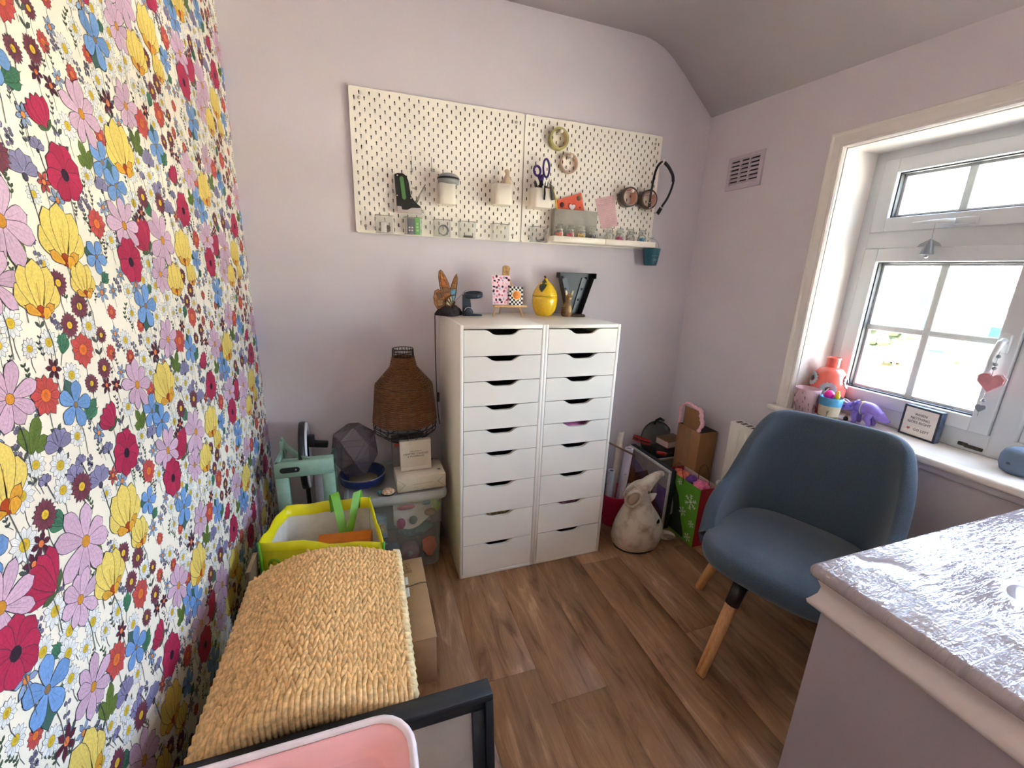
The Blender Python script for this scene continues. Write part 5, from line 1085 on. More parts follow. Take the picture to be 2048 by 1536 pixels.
for b in range(NB):
    x = -hw2+bw*(b+.5); sl = (arch(x+.004)-arch(x-.004))/.008; nr = Vector((-sl, 0, 1)).normalized(); g = G()
    step = .0285; k = 0; y = -hd+.02+rh.uniform(0, .01)
    while y < hd-.022:
        for s in (-1, 1):
            yy = y+(step*.5 if s > 0 else 0); j = rh.uniform(-.12, .12)
            lobe(g, (x+s*bw*.235, yy, arch(x+s*bw*.235)+.0015+rh.uniform(-.0012, .0012)), (-s*(.25+j), 1, 0), nr, .0245*rh.uniform(.85, 1.2), .0065*rh.uniform(.85, 1.15), .0074)
        y += step*rh.uniform(.93, 1.07); k += 1
    # the braid end folds over the front rim
    for s in (-1, 1):
        xx = x+s*bw*.25; z = arch(xx)
        g.tube([(xx, -hd+.030, z+.002), (xx+s*.001, -hd+.006, z+.003), (xx, -hd-.008, z-.006), (xx, -hd-.010, z-.030), (xx, -hd-.004, z-.058)], [.005, .0066, .0068, .0062, .005], 6)
    for s in (-1, 1):
        xx = x+s*bw*.25; z = arch(xx)
        g.tube([(xx, hd-.034, z+.001), (xx+s*.001, hd-.012, z+.0025), (xx, hd-.002, z-.005), (xx, hd+.001, z-.026), (xx, hd-.006, z-.05)], [.005, .0066, .0068, .0062, .005], 6)
    obj('braid', g, M_HY, t)
# rims down both long sides, then body rows
for s in (-1, 1):
    g = G(); x = s*(hw2+.002)
    for k in range(24): y = -hd+.012+k*.0205; g.tube([(x-s*.012, y, arch(s*hw2)+.004), (x, y+.001, arch(s*hw2)-.001), (x+s*.003, y+.001, arch(s*hw2)-.016), (x-s*.003, y, arch(s*hw2)-.036)], [.008, .0105, .0105, .009], 6)
    obj('edge_binding', g, M_HY2 if s > 0 else M_HY, t)
for (nm, ax) in (('right', 0), ('front', 1)):
    for r_ in range(19):
        g = G(); z = .018+r_*.0228; y = -hd+.014
        L_ = 2*hd if ax == 0 else 2*hw2; q = .012
        while q < L_-.01:
            for s in (-1, 1):
                qq = q+(.012 if s > 0 else 0)
                if ax == 0: lobe(g, (hw2-.010, -hd+qq, z+s*.0056), (0, 1, -s*.35), (1, 0, 0), .021, .0066, .0066, 0, 6, 4)
                else: lobe(g, (-hw2+qq, -hd+.012, z+s*.0056), (1, 0, -s*.35), (0, -1, 0), .021, .0066, .0066, 0, 6, 4)
            q += .025
        obj('side_braid', g, M_HY, t)
# ------------------------------------------------------------------ cardboard parcel box
t = thing('parcel_box', 'brown cardboard parcel box with white address labels beside the hamper', 'box', (.147, -.735, 0)); M_CARD = mat('cardboard', (176, 142, 104), .8, var=.05, vscale=20, bump=.15, bscale=300)
obj('carton', G().rbox(-.049, .049, -.205, .21, .001, .186, .002, 1), M_CARD, t)
obj('top_flap', G().rbox(-.050, .051, -.206, .052, .1862, .1892, .001, 1), M_CARD, t); obj('top_flap', G().rbox(-.050, .051, .056, .211, .1862, .1888, .001, 1), M_CARD, t)
g = G()
for k in range(46): g.box(.0505, .0522, -.2+k*.009, -.1958+k*.009, .1795, .1885)
o = obj('corrugated_edge', g, mat('corrugation', (86, 62, 44), .8), t); o['kind'] = 'stuff'
for (y0, y1) in ((.062, .105), (-.002, .046)): obj('address_label', G().rbox(-.049, -.016, y0, y1, .1893, .1897, .0002, 1), mat('label_white'), t)
g = G()
for (y, w_) in ((.074, .02), (.078, .02), (.082, .02), (.0865, .02), (.036, .014), (.030, .016)): g.box(-.047, -.047+w_, y, y+.0018, .1898, .19)
obj('label_print', g, mat('print_dark'), t)
g = G().tube([(-.012, .16, .1895), (-.022, .176, .1895), (-.016, .186, .1895), (-.006, .182, .1895), (-.004, .166, .1895)], .0006, 4).tube([(-.012, .16, .1895), (-.016, .170, .1895), (-.009, .172, .1895)], .0006, 4)
for y in (.138, .132, .126): g.tube([(-.024, y, .1895), (.004, y+.002, .1895)], .0008, 4)
obj('recycling_mark', g, mat('print_brown', (110, 84, 58), .8), t); text('lettering', 'FSC', .012, t, mat('print_brown'), at(-.010, .151, .1896))
obj('torn_seam', G().tube([(-.05, .052, .189), (-.01, .050, .1893), (.01, .056, .190), (.03, .060, .1902), (.05, .056, .1895)], .0014, 5), mat('corrugation'), t)
# ------------------------------------------------------------------ foreground: framed picture, pink tub
t = thing('picture_frame', 'black picture frame with a beige mount leaning against the hamper', 'picture frame', (-.06, -1.496, .0042), rot=(-.165, 0, 0)); M_BLK = mat('black_wood', (34, 36, 38), .45, var=.15, vscale=40, stretch=(1, 1, 8))
FW, FH = .30, .520
def fbars(nm, w0, w1, y0, y1, m):
    for (a, b, c, d) in ((-FW+w0, FW-w0, FH-w1, FH-w0), (-FW+w0, FW-w0, w0, w1), (-FW+w0, -FW+w1, w1, FH-w1), (FW-w1, FW-w0, w1, FH-w1)): obj(nm, G().rbox(a, b, y0, y1, c, d, .0015, 1), m, t)
fbars('frame_bar', 0, .016, -.022, .022, M_BLK); fbars('inner_bar', .0165, .042, -.010, .020, mat('black_wood_inner', (44, 48, 50), .4, var=.1))
obj('mount_board', G().box(-FW+.042, FW-.042, .004, .006, .042, FH-.042), mat('mount_beige', (222, 212, 194), .8, var=.03), t)
obj('print', G().box(-.13, .13, .0028, .0038, .13, .37), mat('art_green', (120, 126, 96), .7, var=.35, vscale=14), t); obj('print_border', G().box(-.136, .136, .0034, .0039, .124, .376), mat('art_line', (60, 46, 36), .7), t)
obj('glass', G().box(-FW+.042, FW-.042, -.001, .0005, .042, FH-.042), clear_mat('picture_glass', (230, 232, 232), .015, .02, .12), t)
t = thing('photo_stand', 'small pale wooden photo surround leaning on the black picture frame', 'photo surround', (.03, -1.54, .0025), rot=(-.125, 0, 0)); M_FR = mat('pale_wood', (214, 164, 104), .5, var=.15, stretch=(6, 6, 1))
for (a, b, c, d) in ((-.09, .065, .37, .40), (-.09, .065, 0, .03), (-.09, -.062, .03, .37), (.037, .065, .03, .37)): obj('frame_bar', G().rbox(a, b, -.012, .008, c, d, .006, 2), M_FR, t)
obj('backing', G().box(-.062, .037, .0, .004, .03, .37), mat('mount_beige'), t)
t = thing('pink_tub', 'pink lidded plastic storage tub with a pale rim close to the viewer', 'tub', (-.155, -1.765, 0))
def tl(w, d, r, z): return [(x, y, z) for x, y in rrect(w, d, r, 6)]
W2, D2 = .44, .36
g = G(); loft(g, [tl(W2-.07, D2-.07, .05, .001), tl(W2-.06, D2-.06, .05, .01), tl(W2-.02, D2-.02, .05, .722)], cap1=True); obj('body', g, mat('tub_lavender', (206, 196, 212), .35, var=.03), t)
g = G(); loft(g, [tl(W2-.012, D2-.012, .05, .715), tl(W2, D2, .052, .72), tl(W2+.002, D2+.002, .052, .742), tl(W2-.004, D2-.004, .05, .750), tl(W2-.014, D2-.014, .047, .750), tl(W2-.020, D2-.020, .045, .746)], cap0=False, cap1=False); obj('rim', g, mat('rim_white', (232, 220, 224), .3), t)
g = G(); loft(g, [tl(W2-.019, D2-.019, .045, .745), tl(W2-.05, D2-.05, .036, .744), tl(W2-.066, D2-.066, .03, .733), tl(W2-.080, D2-.080, .028, .731)], cap0=False); obj('lid', g, mat('lid_pink', (238, 172, 172), .32, var=.05, vscale=9), t)
g = G(); loft(g, [tl(.24, .16, .03, .7312), tl(.225, .145, .03, .7345)], cap0=False); obj('lid_panel', g, mat('lid_pink_deep', (226, 150, 152), .35, var=.05, vscale=9), t)
# ------------------------------------------------------------------ chair
CA = math.atan2(-.36, -.93)           # direction the seat faces
t = thing('tub_chair', 'blue grey upholstered tub chair on round wooden legs', 'chair', (1.425, -1.175, 0)); M_FAB = mat('slate_fabric', (64, 78, 92), .9, var=.22, vscale=420, bump=.6, bscale=700, sheen=.25)
RZ = CA+math.pi/2                     # local -y faces the front
def R2(x, y): return (x*math.cos(RZ)-y*math.sin(RZ), x*math.sin(RZ)+y*math.cos(RZ))
TC = Matrix.Rotation(RZ, 4, 'Z')
g = G(); L = []
def seat_loop(s, z, droop=0):
    P = []
    for i in range(36):
        a = 2*math.pi*i/36; c, s_ = math.cos(a), math.sin(a); e = .62
        x = .245*s*abs(c)**e*(1 if c > 0 else -1); y = .245*s*abs(s_)**e*(1 if s_ > 0 else -1)
        if y < 0: x *= 1+.05*(-y/.245)
        P.append((x, y-.01, z-droop*(max(0, -y)/.25)**2))
    return P
for (s, z, d) in ((.55, .352, 0), (.88, .358, 0), (.97, .375, 0), (1.0, .40, .006), (1.0, .425, .008), (.965, .447, .012), (.88, .459, .014), (.6, .462, .010), (.2, .461, .004)): L.append(seat_loop(s, z, d))
loft(g, L, T=TC); obj('seat', g, M_FAB, t)
g = G(); NA, rows = 44, []
for i in range(NA+1):
    th = math.radians(-112+224*i/NA); ath = abs(math.degrees(th))
    top = .865-.30*smoothstep(42, 108, ath)-.03*smoothstep(25, 60, ath)
    if ath > 94: top = .385+(top-.385)*(.25+.75*math.sqrt(max(0, 1-((ath-94)/18.0)**2)))
    e = .60; c, s_ = math.sin(th), math.cos(th)
    def pos(rx, ry): return (rx*abs(c)**e*(1 if c > 0 else -1), ry*abs(s_)**e*(1 if s_ > 0 else -1))
    lp = []
    zb = .385
    for f in (0, .25, .5, .75, .93, 1.0):
        z = zb+(top-zb)*f; fl = 1+.05*f; bk = .05*f
        x, y = pos(.262*fl, .255); lp.append((x, y+bk*max(0, s_), z))
    x, y = pos(.262*1.05-.022, .255-.022); lp.append((x, y+.05*max(0, s_), top+.012))
    for f in (1.0, .93, .75, .5, .25, 0):
        z = zb+(top-zb)*f; fl = 1+.05*f; bk = .05*f; th_ = .042
        x, y = pos(.262*fl-th_, .255-th_); lp.append((x, y+bk*max(0, s_), z))
    rows.append(lp)
n = len(rows[0]); vs = [p for r_ in rows for p in r_]; fs = [(i*n+k, i*n+k+1, (i+1)*n+k+1, (i+1)*n+k) for i in range(NA) for k in range(n-1)]
fs += [tuple(range(n)), tuple(NA*n+k for k in range(n-1, -1, -1))]+[(i*n+n-1, i*n, (i+1)*n, (i+1)*n+n-1) for i in range(NA)]
g.add(vs, fs, 0, True, TC); o = obj('backrest', g, M_FAB, t)
md = o.modifiers.new('soften', 'SUBSURF'); md.levels = 1; md.render_levels = 1
M_LEG = mat('beech', (206, 150, 96), .5, var=.12, vscale=18, stretch=(10, 10, 1)); BA = math.atan2(-1.194+1.175, 1.09-1.425)
for k in range(4):
    a = BA+k*math.pi/2-.0; ca, sa = math.cos(a), math.sin(a); Rf = .337
    obj('leg', G().tube([(Rf*ca, Rf*sa, .001), (Rf*ca*.985, Rf*sa*.985, .006), (.235*ca, .235*sa, .30)], [.0155, .0175, .0205], 14), M_LEG, t)
    obj('leg_bracket', G().tube([(.243*ca, .243*sa, .275), (.215*ca, .215*sa, .352)], [.0225, .024], 12).tube([(.215*ca, .215*sa, .335), (.10*ca, .10*sa, .348)], [.018, .014], 8), M_DARK, t)
obj('swivel_plate', G().lathe([(0, .325), (.09, .325), (.12, .352), (0, .352)], 24), M_DARK, t)
# ------------------------------------------------------------------ beyond the drawers: bin, rolls, rhino head, canvas, boxes, bag
t = thing('waste_bin', 'crimson pink waste bin full of paper rolls', 'bin', (1.315, -.255, 0)); obj('pail', G().lathe([(0, .002), (.078, .002), (.080, .006), (.092, .185), (.094, .188), (.090, .188), (.077, .008), (0, .006)], 28), mat('crimson_plastic', (190, 34, 74), .4), t); obj('rim', G().tube([(.0925*math.cos(a), .0925*math.sin(a), .187) for a in [2*math.pi*i/28 for i in range(28)]], .003, 6, closed=True), mat('crimson_plastic'), t)
def roll(x, y, zt, lean, r, c, lb, hollow=True):
    tt = thing('paper_roll', lb, 'paper roll', (x, y, .012), group='paper rolls in the waste bin'); Z = zt; P0, P1 = Vector((0, 0, 0)), Vector((lean[0], lean[1], Z))
    obj('roll', G().tube([P0, P1], r, 16, caps=False), mat('roll_%d_%d' % (c[0], c[2]), c, .5, var=.05), tt); d = (P1-P0).normalized()
    obj('core', G().tube([P0, P1-d*.006], r*.62, 14), mat('roll_hollow_shade', (60, 52, 50), .8) if hollow else mat('roll_pink_core', (220, 160, 180), .6), tt)  # dark solid plug paints the shade inside a hollow roll
    obj('end_ring', G().tube([P1+Vector((r*.83*math.cos(a), r*.83*math.sin(a), 0)) for a in [2*math.pi*i/18 for i in range(18)]], r*.2, 6, closed=True), mat('roll_%d_%d' % (c[0], c[2])), tt)
roll(1.262, -.262, .315, (.002, -.01), .019, (196, 200, 210), 'pale blue-white paper roll nearest the drawers')
roll(1.318, -.295, .30, (.012, -.012), .016, (206, 196, 200), 'short white paper roll with a reddish core')
roll(1.335, -.262, .43, (.035, -.0), .023, (216, 200, 212), 'thick lilac white paper roll with a pink end', False)
roll(1.325, -.205, .50, (.035, .02), .017, (222, 206, 188), 'tall cream paper roll at the back of the bin')
roll(1.352, -.307, .24, (.012, -.02), .021, (190, 184, 190), 'low grey white paper roll behind the rhino horn')
roll(1.258, -.215, .37, (-.01, .0), .018, (120, 140, 166), 'blue wrapped paper roll tight against the drawers')
t = thing('wooden_stick', 'thin brown wooden stick leaning across the paper rolls', 'stick', (1.27, -.30, .40)); obj('stick', G().tube([(-.085, .07, .115), (.09, -.005, .03)], .005, 8), mat('brown_stick', (110, 72, 48), .6), t); obj('stick_tip', G().tube([(.09, -.005, .03), (.098, -.008, .026)], [.005, .002], 8), mat('brown_stick_tip', (70, 46, 32), .6), t)
t = thing('black_folder', 'black folder upright between the drawers and the rolls', 'folder', (1.20, -.12, 0.001)); obj('cover', G().rbox(-.006, .006, -.09, .09, 0, .46, .003, 1, T=TR(0, 0, 0, rz=-.5)), M_DARK, t); obj('pages', G().box(.0062, .014, -.086, .086, .004, .45, T=TR(0, 0, 0, rz=-.5)), mat('pages_beige', (206, 180, 168), .8), t)
# rhino head
t = thing('rhino_head', 'whitewashed rhino head ornament standing on the floor with its horn up', 'ornament', (1.315, -.475, 0)); M_RH = mat('whitewash', (206, 192, 174), .6, var=.1, vscale=14, bump=.5, bscale=60, rgb2=(150, 118, 96), lo=.5, hi=.72)
g = G(); L = []
for k, (rx, ry, z, dx) in enumerate([(.112, .085, .0, 0), (.125, .097, .012, 0), (.136, .105, .045, 0), (.137, .106, .09, .002), (.128, .10, .135, .004), (.106, .09, .175, .002), (.080, .073, .215, -.002), (.062, .060, .245, -.006), (.058, .054, .268, -.014), (.064, .055, .29, -.024), (.064, .052, .312, -.032), (.060, .046, .328, -.036), (.048, .036, .322, -.042), (.038, .028, .300, -.042)]):
    L.append([(dx+rx*math.cos(a)*(1+.03*math.sin(3*a+k)), ry*math.sin(a)*(1+.04*math.cos(2*a+k)), z+(.035*math.cos(a) if k > 9 else 0)) for a in [2*math.pi*i/28 for i in range(28)]])
loft(g, L); obj('head', g, M_RH, t)
P = spline([(-.005, 0, .305), (.02, -.002, .335), (.055, -.002, .365), (.095, 0, .385), (.122, 0, .387)], 6); obj('horn', G().tube(P, [.050-.038*(i/(len(P)-1))**.75 for i in range(len(P))], 16, up=(0, 1, 0)), M_RH, t)
obj('small_horn', G().tube([(.035, -.01, .262), (.062, -.012, .272), (.088, -.012, .284)], [.028, .018, .003], 12), M_RH, t); obj('lip', G().tube([(-.07, -.012, .262), (-.085, -.014, .285), (-.098, -.014, .308)], [.026, .02, .010], 12), M_RH, t)
ear = obj('ear', G().ell((0, 0, 0), (.062, .020, .027), T=TR(.148, -.050, .052, ry=.28, rz=-.2)), M_RH, t); obj('inner_ear', G().ell((0, 0, 0), (.040, .005, .014), T=TR(.156, -.0675, .052, ry=.28, rz=-.2)), mat('ear_shade', (150, 128, 112), .8), ear)
for s in (-1,): obj('eye', G().ell((.060, -.078, .168), (.012, .011, .013)), mat('eye_black', (20, 18, 18), .15), t); obj('eyelid', G().tube([(.060+.015*math.cos(a), -.080+.006*math.cos(a), .168+.016*math.sin(a)) for a in [2*math.pi*i/14 for i in range(14)]], .0035, 6, closed=True), M_RH, t)
obj('mouth_hollow', G().ell((0, 0, 0), (.026, .014, .038), T=TR(-.070, -.036, .292, ry=.5, rz=-.5)), mat('hollow_taupe', (172, 152, 134), .8), t); obj('mouth_rim', G().tube([(.031*math.cos(a), -.004, .045*math.sin(a)) for a in [2*math.pi*i/24 for i in range(24)]], .009, 8, closed=True, T=TR(-.068, -.034, .292, ry=.5, rz=-.5)), M_RH, t); obj('nostril', G().ell((.012, -.042, .318), (.010, .004, .007)), mat('nostril_grey', (110, 100, 94), .8), t)
obj('base_plate', G().lathe([(0, .0005), (.118, .0005), (.120, .006), (0, .006)], 28, sy=.78, sx=1.02), mat('dark_base', (40, 30, 26), .7), t)
# leaning canvas
t = thing('framed_canvas', 'white edged framed abstract in orange brown and purple facing the drawers', 'picture', (1.532, -.415, .001), rot=(0, .012, 0))
obj('box_side', G().rbox(.012, .045, 0, .385, 0, .352, .002, 1), mat('navy_black', (38, 42, 50), .6), t)
for (y0, y1, z0, z1) in ((0, .385, .340, .352), (0, .385, 0, .010), (0, .010, .010, .340), (.375, .385, .010, .340)): obj('white_edge', G().rbox(.0, .012, y0, y1, z0, z1, .001, 1), mat('frame_white', (206, 198, 192), .5), t)
obj('canvas', G().box(.006, .0118, .010, .375, .010, .340), mat('canvas_taupe', (150, 138, 134), .7, var=.1), t)
def patch(P, c): obj('painted_shape', G().add([(.0056, a, b) for a, b in P]+[(.0060, a, b) for a, b in P], [tuple(range(len(P)-1, -1, -1)), tuple(range(len(P), 2*len(P)))]), mat('paint_%d_%d_%d' % c, c, .6, var=.2, vscale=20), t)
patch([(.012, .012), (.30, .012), (.30, .2), (.19, .27), (.12, .16), (.012, .08)], (112, 52, 34)); patch([(.012, .012), (.09, .012), (.09, .24), (.012, .24)], (110, 82, 128)); patch([(.15, .22), (.34, .30), (.34, .23), (.2, .18)], (136, 118, 156)); patch([(.26, .012), (.365, .012), (.365, .31), (.32, .31)], (134, 84, 50)); patch([(.2, .13), (.25, .2), (.23, .24), (.18, .17)], (170, 100, 56))
# grey fabric box with oddments
t = thing('fabric_box', 'grey fabric storage box in the corner piled with oddments', 'box', (1.715, -.118, 0)); M_FB = mat('grey_fabric', (120, 112, 106), .9, bump=.4, bscale=500)
g = G(); g.box(-.118, .118, -.098, -.094, .001, .325).box(-.118, .118, .094, .098, .001, .325).box(-.118, -.114, -.094, .094, .001, .325).box(.114, .118, -.094, .094, .001, .325).box(-.114, .114, -.094, .094, .001, .005); obj('walls', g, M_FB, t)
g = G(); g.rbox(-.120, .120, -.100, -.092, .315, .330, .003, 1).rbox(-.120, .120, .092, .100, .315, .330, .003, 1).rbox(-.120, -.112, -.1, .1, .315, .330, .003, 1).rbox(.112, .120, -.1, .1, .315, .330, .003, 1); obj('rim', g, mat('fabric_rim', (150, 140, 130), .8), t)
tag(obj('black_pouch', (lambda g: g)(G().rbox(-.085, .085, -.055, .055, .0, .30, .03, 3)), mat('black_nylon', (30, 28, 30), .6, bump=.6, bscale=40), None, (1.735, -.142, .07)), 'black nylon pouch stuffed in the grey fabric box', 'pouch')
t = thing('brown_book', 'tan leather book lying on the black pouch', 'book', (1.755, -.135, .3715), rz=.1); obj('cover', G().rbox(-.068, .068, -.05, .05, 0, .05, .005, 2), mat('tan_leather', (116, 84, 52), .6), t); obj('pages', G().box(-.0685, .06, -.0505, .046, .008, .042), mat('pages_beige'), t)
t = thing('red_cable', 'red looped cable strap hanging over the framed canvas corner', 'cable', (1.60, -.075, .355))
for k in range(3): obj('loop', G().tube([(.058*math.cos(a)-.01, .03*math.sin(a)-.004*k, .028+.012*k+.022*math.cos(a)*-1) for a in [2*math.pi*i/24 for i in range(24)]], .0075, 8, closed=True, flat=.5), mat('red_webbing' if k != 1 else 'dark_red', (186, 40, 34) if k != 1 else (90, 26, 26), .6), t)
t = thing('red_clip', 'red and black clip tool at the front of the fabric box', 'clip', (1.655, -.185, .33)); obj('jaw', G().tube([(-.03, 0, .028), (.0, -.006, .02), (.03, -.01, .012)], [.008, .012, .01], 10), mat('red_plastic', (190, 44, 44), .4), t); obj('grip', G().tube([(.03, -.01, .012), (.075, -.006, .016)], [.008, .006], 8), M_DARK, t)
t = thing('glass_pan_lid', 'round glass pan lid with a dark handle leaning in the corner', 'pan lid', (1.735, -.038, .365), rot=(1.28, 0, 0)); obj('glass', G().lathe([(0, .022), (.05, .019), (.1, .008), (.118, .0), (.118, -.002), (.1, .005), (.05, .016), (0, .019)], 36), clear_mat('lid_glass', (110, 118, 114), .35, .08), t); obj('steel_rim', G().tube([(.119*math.cos(a), .119*math.sin(a), 0) for a in [2*math.pi*i/36 for i in range(36)]], .0035, 6, closed=True), mat('dark_steel', (60, 64, 62), .35, .6), t)
obj('handle', G().tube([(-.02, .10, .012), (-.01, .125, .02), (.02, .135, .02), (.055, .118, .012)], [.008, .010, .010, .008], 8, flat=.5), M_DARK, t)
# tall brown carton with pink tissue
t = thing('brown_carton', 'tall brown cardboard carton with an upright flap beside the radiator', 'box', (1.767, -.318, 0)); obj('carton', G().rbox(-.060, .060, -.092, .084, .001, .556, .002, 1), mat('kraft', (150, 106, 66), .8, var=.05, vscale=10), t)
obj('upright_flap', G().rbox(-.0605, -.0575, -.075, .05, .556, .672, .001, 1, T=TR(0, 0, 0)), mat('kraft'), t); obj('opening_shade', G().box(-.055, .056, -.09, .08, .5562, .5568), mat('carton_inside_shade', (54, 40, 30), .9), t); obj('tape_strip', G().box(-.0608, -.0601, -.02, .02, .02, .55), mat('packing_tape', (166, 124, 84), .3), t)  # dark sheet on the closed top paints the shade inside the carton
g = G(); P = spline([(-.052, .066, .565), (-.056, .078, .615), (-.052, .062, .672), (-.050, .03, .69), (-.05, -.03, .684), (-.052, -.08, .668), (-.056, -.092, .62), (-.06, -.09, .565)], 5)
gt = G().tube(P, [.007+.007*abs(math.sin(i*1.9)) for i in range(len(P))], 8, flat=.7); gt.v = [(x+.004*math.sin(60*z+y*40), y+.004*math.sin(80*z), z+.003*math.sin(70*y)) for x, y, z in gt.v]
tis = tag(obj('tissue_paper', gt, mat('pink_tissue', (238, 186, 196), .8, var=.06, vscale=60), None, (1.757, -.318, .0)), 'scrunched pink tissue paper round the carton flap', 'tissue paper')
# gift bag
t = thing('gift_bag', 'green and red snowflake gift bag with string handles', 'gift bag', (1.6435, -.464, 0), rz=.0); M_GR = mat('bag_green', (92, 158, 40), .45, var=.06); M_RD = mat('bag_red', (172, 20, 44), .45, var=.05); M_IN = mat('bag_inside', (214, 176, 168), .7)
def face(nm, P, m): return obj(nm, G().add([tuple(p) for p in P], [(0, 1, 2, 3)]), m, t)
bx, by, bh = .060, .130, .333
g = G(); th = .0012
g.box(-bx, -bx+th, -by, by, .001, bh); obj('printed_face', g, M_GR, t); obj('far_face', G().box(bx-th, bx, -by, by, .001, bh), M_GR, t)
obj('gusset', G().box(-bx+th, bx-th, -by, -by+th, .001, bh), M_RD, t); obj('gusset', G().box(-bx+th, bx-th, by-th, by, .001, bh), M_RD, t); obj('base', G().box(-bx+th, bx-th, -by+th, by-th, .001, .003), M_RD, t)
for (x0, x1, y0, y1) in ((bx-th-.0006, bx-th-.0001, -by+.002, by-.002), (-bx+th+.0001, -bx+th+.0006, -by+.002, by-.002)): obj('lining', G().box(x0, x1, y0, y1, .01, bh-.0005), M_IN, t)
obj('dark_panel', G().prism([(.128*1, .06), (.128, .30), (.06, .29), (.01, .22), (-.02, .12), (-.05, .05), (-.06, .012), (.128, .012)], 0, .0005, 0, Matrix(((0, 0, -1, -bx-.0001), (1, 0, 0, 0), (0, 1, 0, 0), (0, 0, 0, 1)))), mat('bag_print_dark', (34, 46, 30), .5, var=.3, vscale=30), t)
obj('cream_shape', G().prism([(.118, .10), (.122, .2), (.09, .215), (.055, .2), (.045, .16), (.04, .10), (.06, .075), (.09, .08)], 0, .0004, 0, Matrix(((0, 0, -1, -bx-.0007), (1, 0, 0, 0), (0, 1, 0, 0), (0, 0, 0, 1)))), mat('bag_print_cream', (196, 180, 164), .5, var=.25, vscale=60), t)
def flake(yc, zc, r):
    g = G(); MT_ = Matrix(((0, 0, -1, -bx-.0003), (1, 0, 0, yc), (0, 1, 0, zc), (0, 0, 0, 1)))
    for k in range(6):
        R6 = MT_ @ Matrix.Rotation(k*math.pi/3, 4, 'Z'); g.box(-r*.05, r*.05, 0, r, 0, .0004, T=R6)
        for f in (.5, .78):
            for s in (-1, 1): g.box(-r*.04, r*.04, 0, r*.28, 0, .0004, T=R6 @ at(0, r*f, 0) @ Matrix.Rotation(s*.9, 4, 'Z'))
    obj('snowflake', g, mat('flake_white', (232, 234, 220), .5), t)
flake(-.075, .235, .042); flake(-.03, .155, .026); flake(-.09, .035, .024); flake(.02, .305, .018); flake(-.10, .12, .02)
for (x, y0) in ((-bx-.001, .04), (bx-.002, -.02)): obj('string_handle', G().tube(spline([(x, y0+.035, bh-.03), (x, y0+.034, bh+.03), (x, y0+.01, bh+.07), (x, y0-.02, bh+.06), (x, y0-.04, bh-.0), (x, y0-.042, bh-.03)], 5), .0016, 6), mat('string_brown', (90, 40, 34), .7), t)
for (p, r, c, lb) in (((1.628, -.405, .318), (.040, .06, .026), (236, 120, 90), 'coral tissue bundle in the gift bag'), ((1.632, -.475, .326), (.030, .030, .022), (110, 60, 150), 'purple ribbon bow in the gift bag'), ((1.64, -.535, .320), (.040, .042, .026), (226, 110, 150), 'pink and yellow wrapped parcel in the gift bag')):
    g = G(); g.ell((0, 0, 0), (1, 1, 1), n=14, m=9); g.v = [((x*r[0])*(1+.2*math.sin(7*y+5*z)), (y*r[1])*(1+.2*math.sin(6*x)), z*r[2]*(1+.35*math.sin(8*x+6*y))) for x, y, z in g.v]
    tag(obj('wrapped_bundle', g, mat('bundle_%d' % c[0], c, .5, var=.25, vscale=50, rgb2=None), None, p), lb, 'parcel')
# ------------------------------------------------------------------ things on the window sill
ZS = .8102
t = thing('mug', 'pink patterned mug at the end of the window sill', 'mug', (1.829, -.838, ZS)); t.scale = (.88, .88, 1); M_MUG = mat('mug_pink', (206, 172, 178), .35, var=.05)
obj('body', G().lathe([(0, 0), (.040, 0), (.043, .003), (.055, .112), (.0545, .1145), (.052, .113), (.040, .006), (0, .005)], 32), M_MUG, t); g = G(); rm = random.Random(8)
for k in range(26):
    a, z = rm.uniform(2.3, 4.9), rm.uniform(.02, .108); r = .0432+.012*z/.112+.0006; s_ = rm.uniform(.003, .008)
    g.tube([((r)*math.cos(a+s_*8*f), r*math.sin(a+s_*8*f), z+s_*math.sin(f*5)) for f in (0, .3, .6, 1)], .0011, 4)
o = obj('printed_scrolls', g, mat('mug_print', (92, 78, 88), .5), t); o['kind'] = 'stuff'
obj('handle', G().tube([(-.02, .048, .09), (-.026, .07, .088), (-.03, .078, .06), (-.026, .066, .035), (-.018, .044, .03)], .0055, 8), M_MUG, t) if False else None
t = thing('coral_jar', 'glossy coral jar with grey flower roundels on the sill corner', 'jar', (1.941, -.841, ZS)); t.scale = (.92, .92, 1); M_COR = mat('coral_glaze', (228, 104, 90), .18, var=.03, coat=.5)
obj('body', G().lathe([(0, 0), (.05, 0), (.058, .006), (.069, .04), (.072, .09), (.070, .14), (.060, .178), (.045, .198), (.028, .205), (0, .205)], 36), M_COR, t)
obj('neck', G().lathe([(.024, .203), (.027, .207), (.027, .236), (.029, .240), (.029, .246), (.024, .247), (.022, .242), (.021, .21)], 28), M_COR, t)
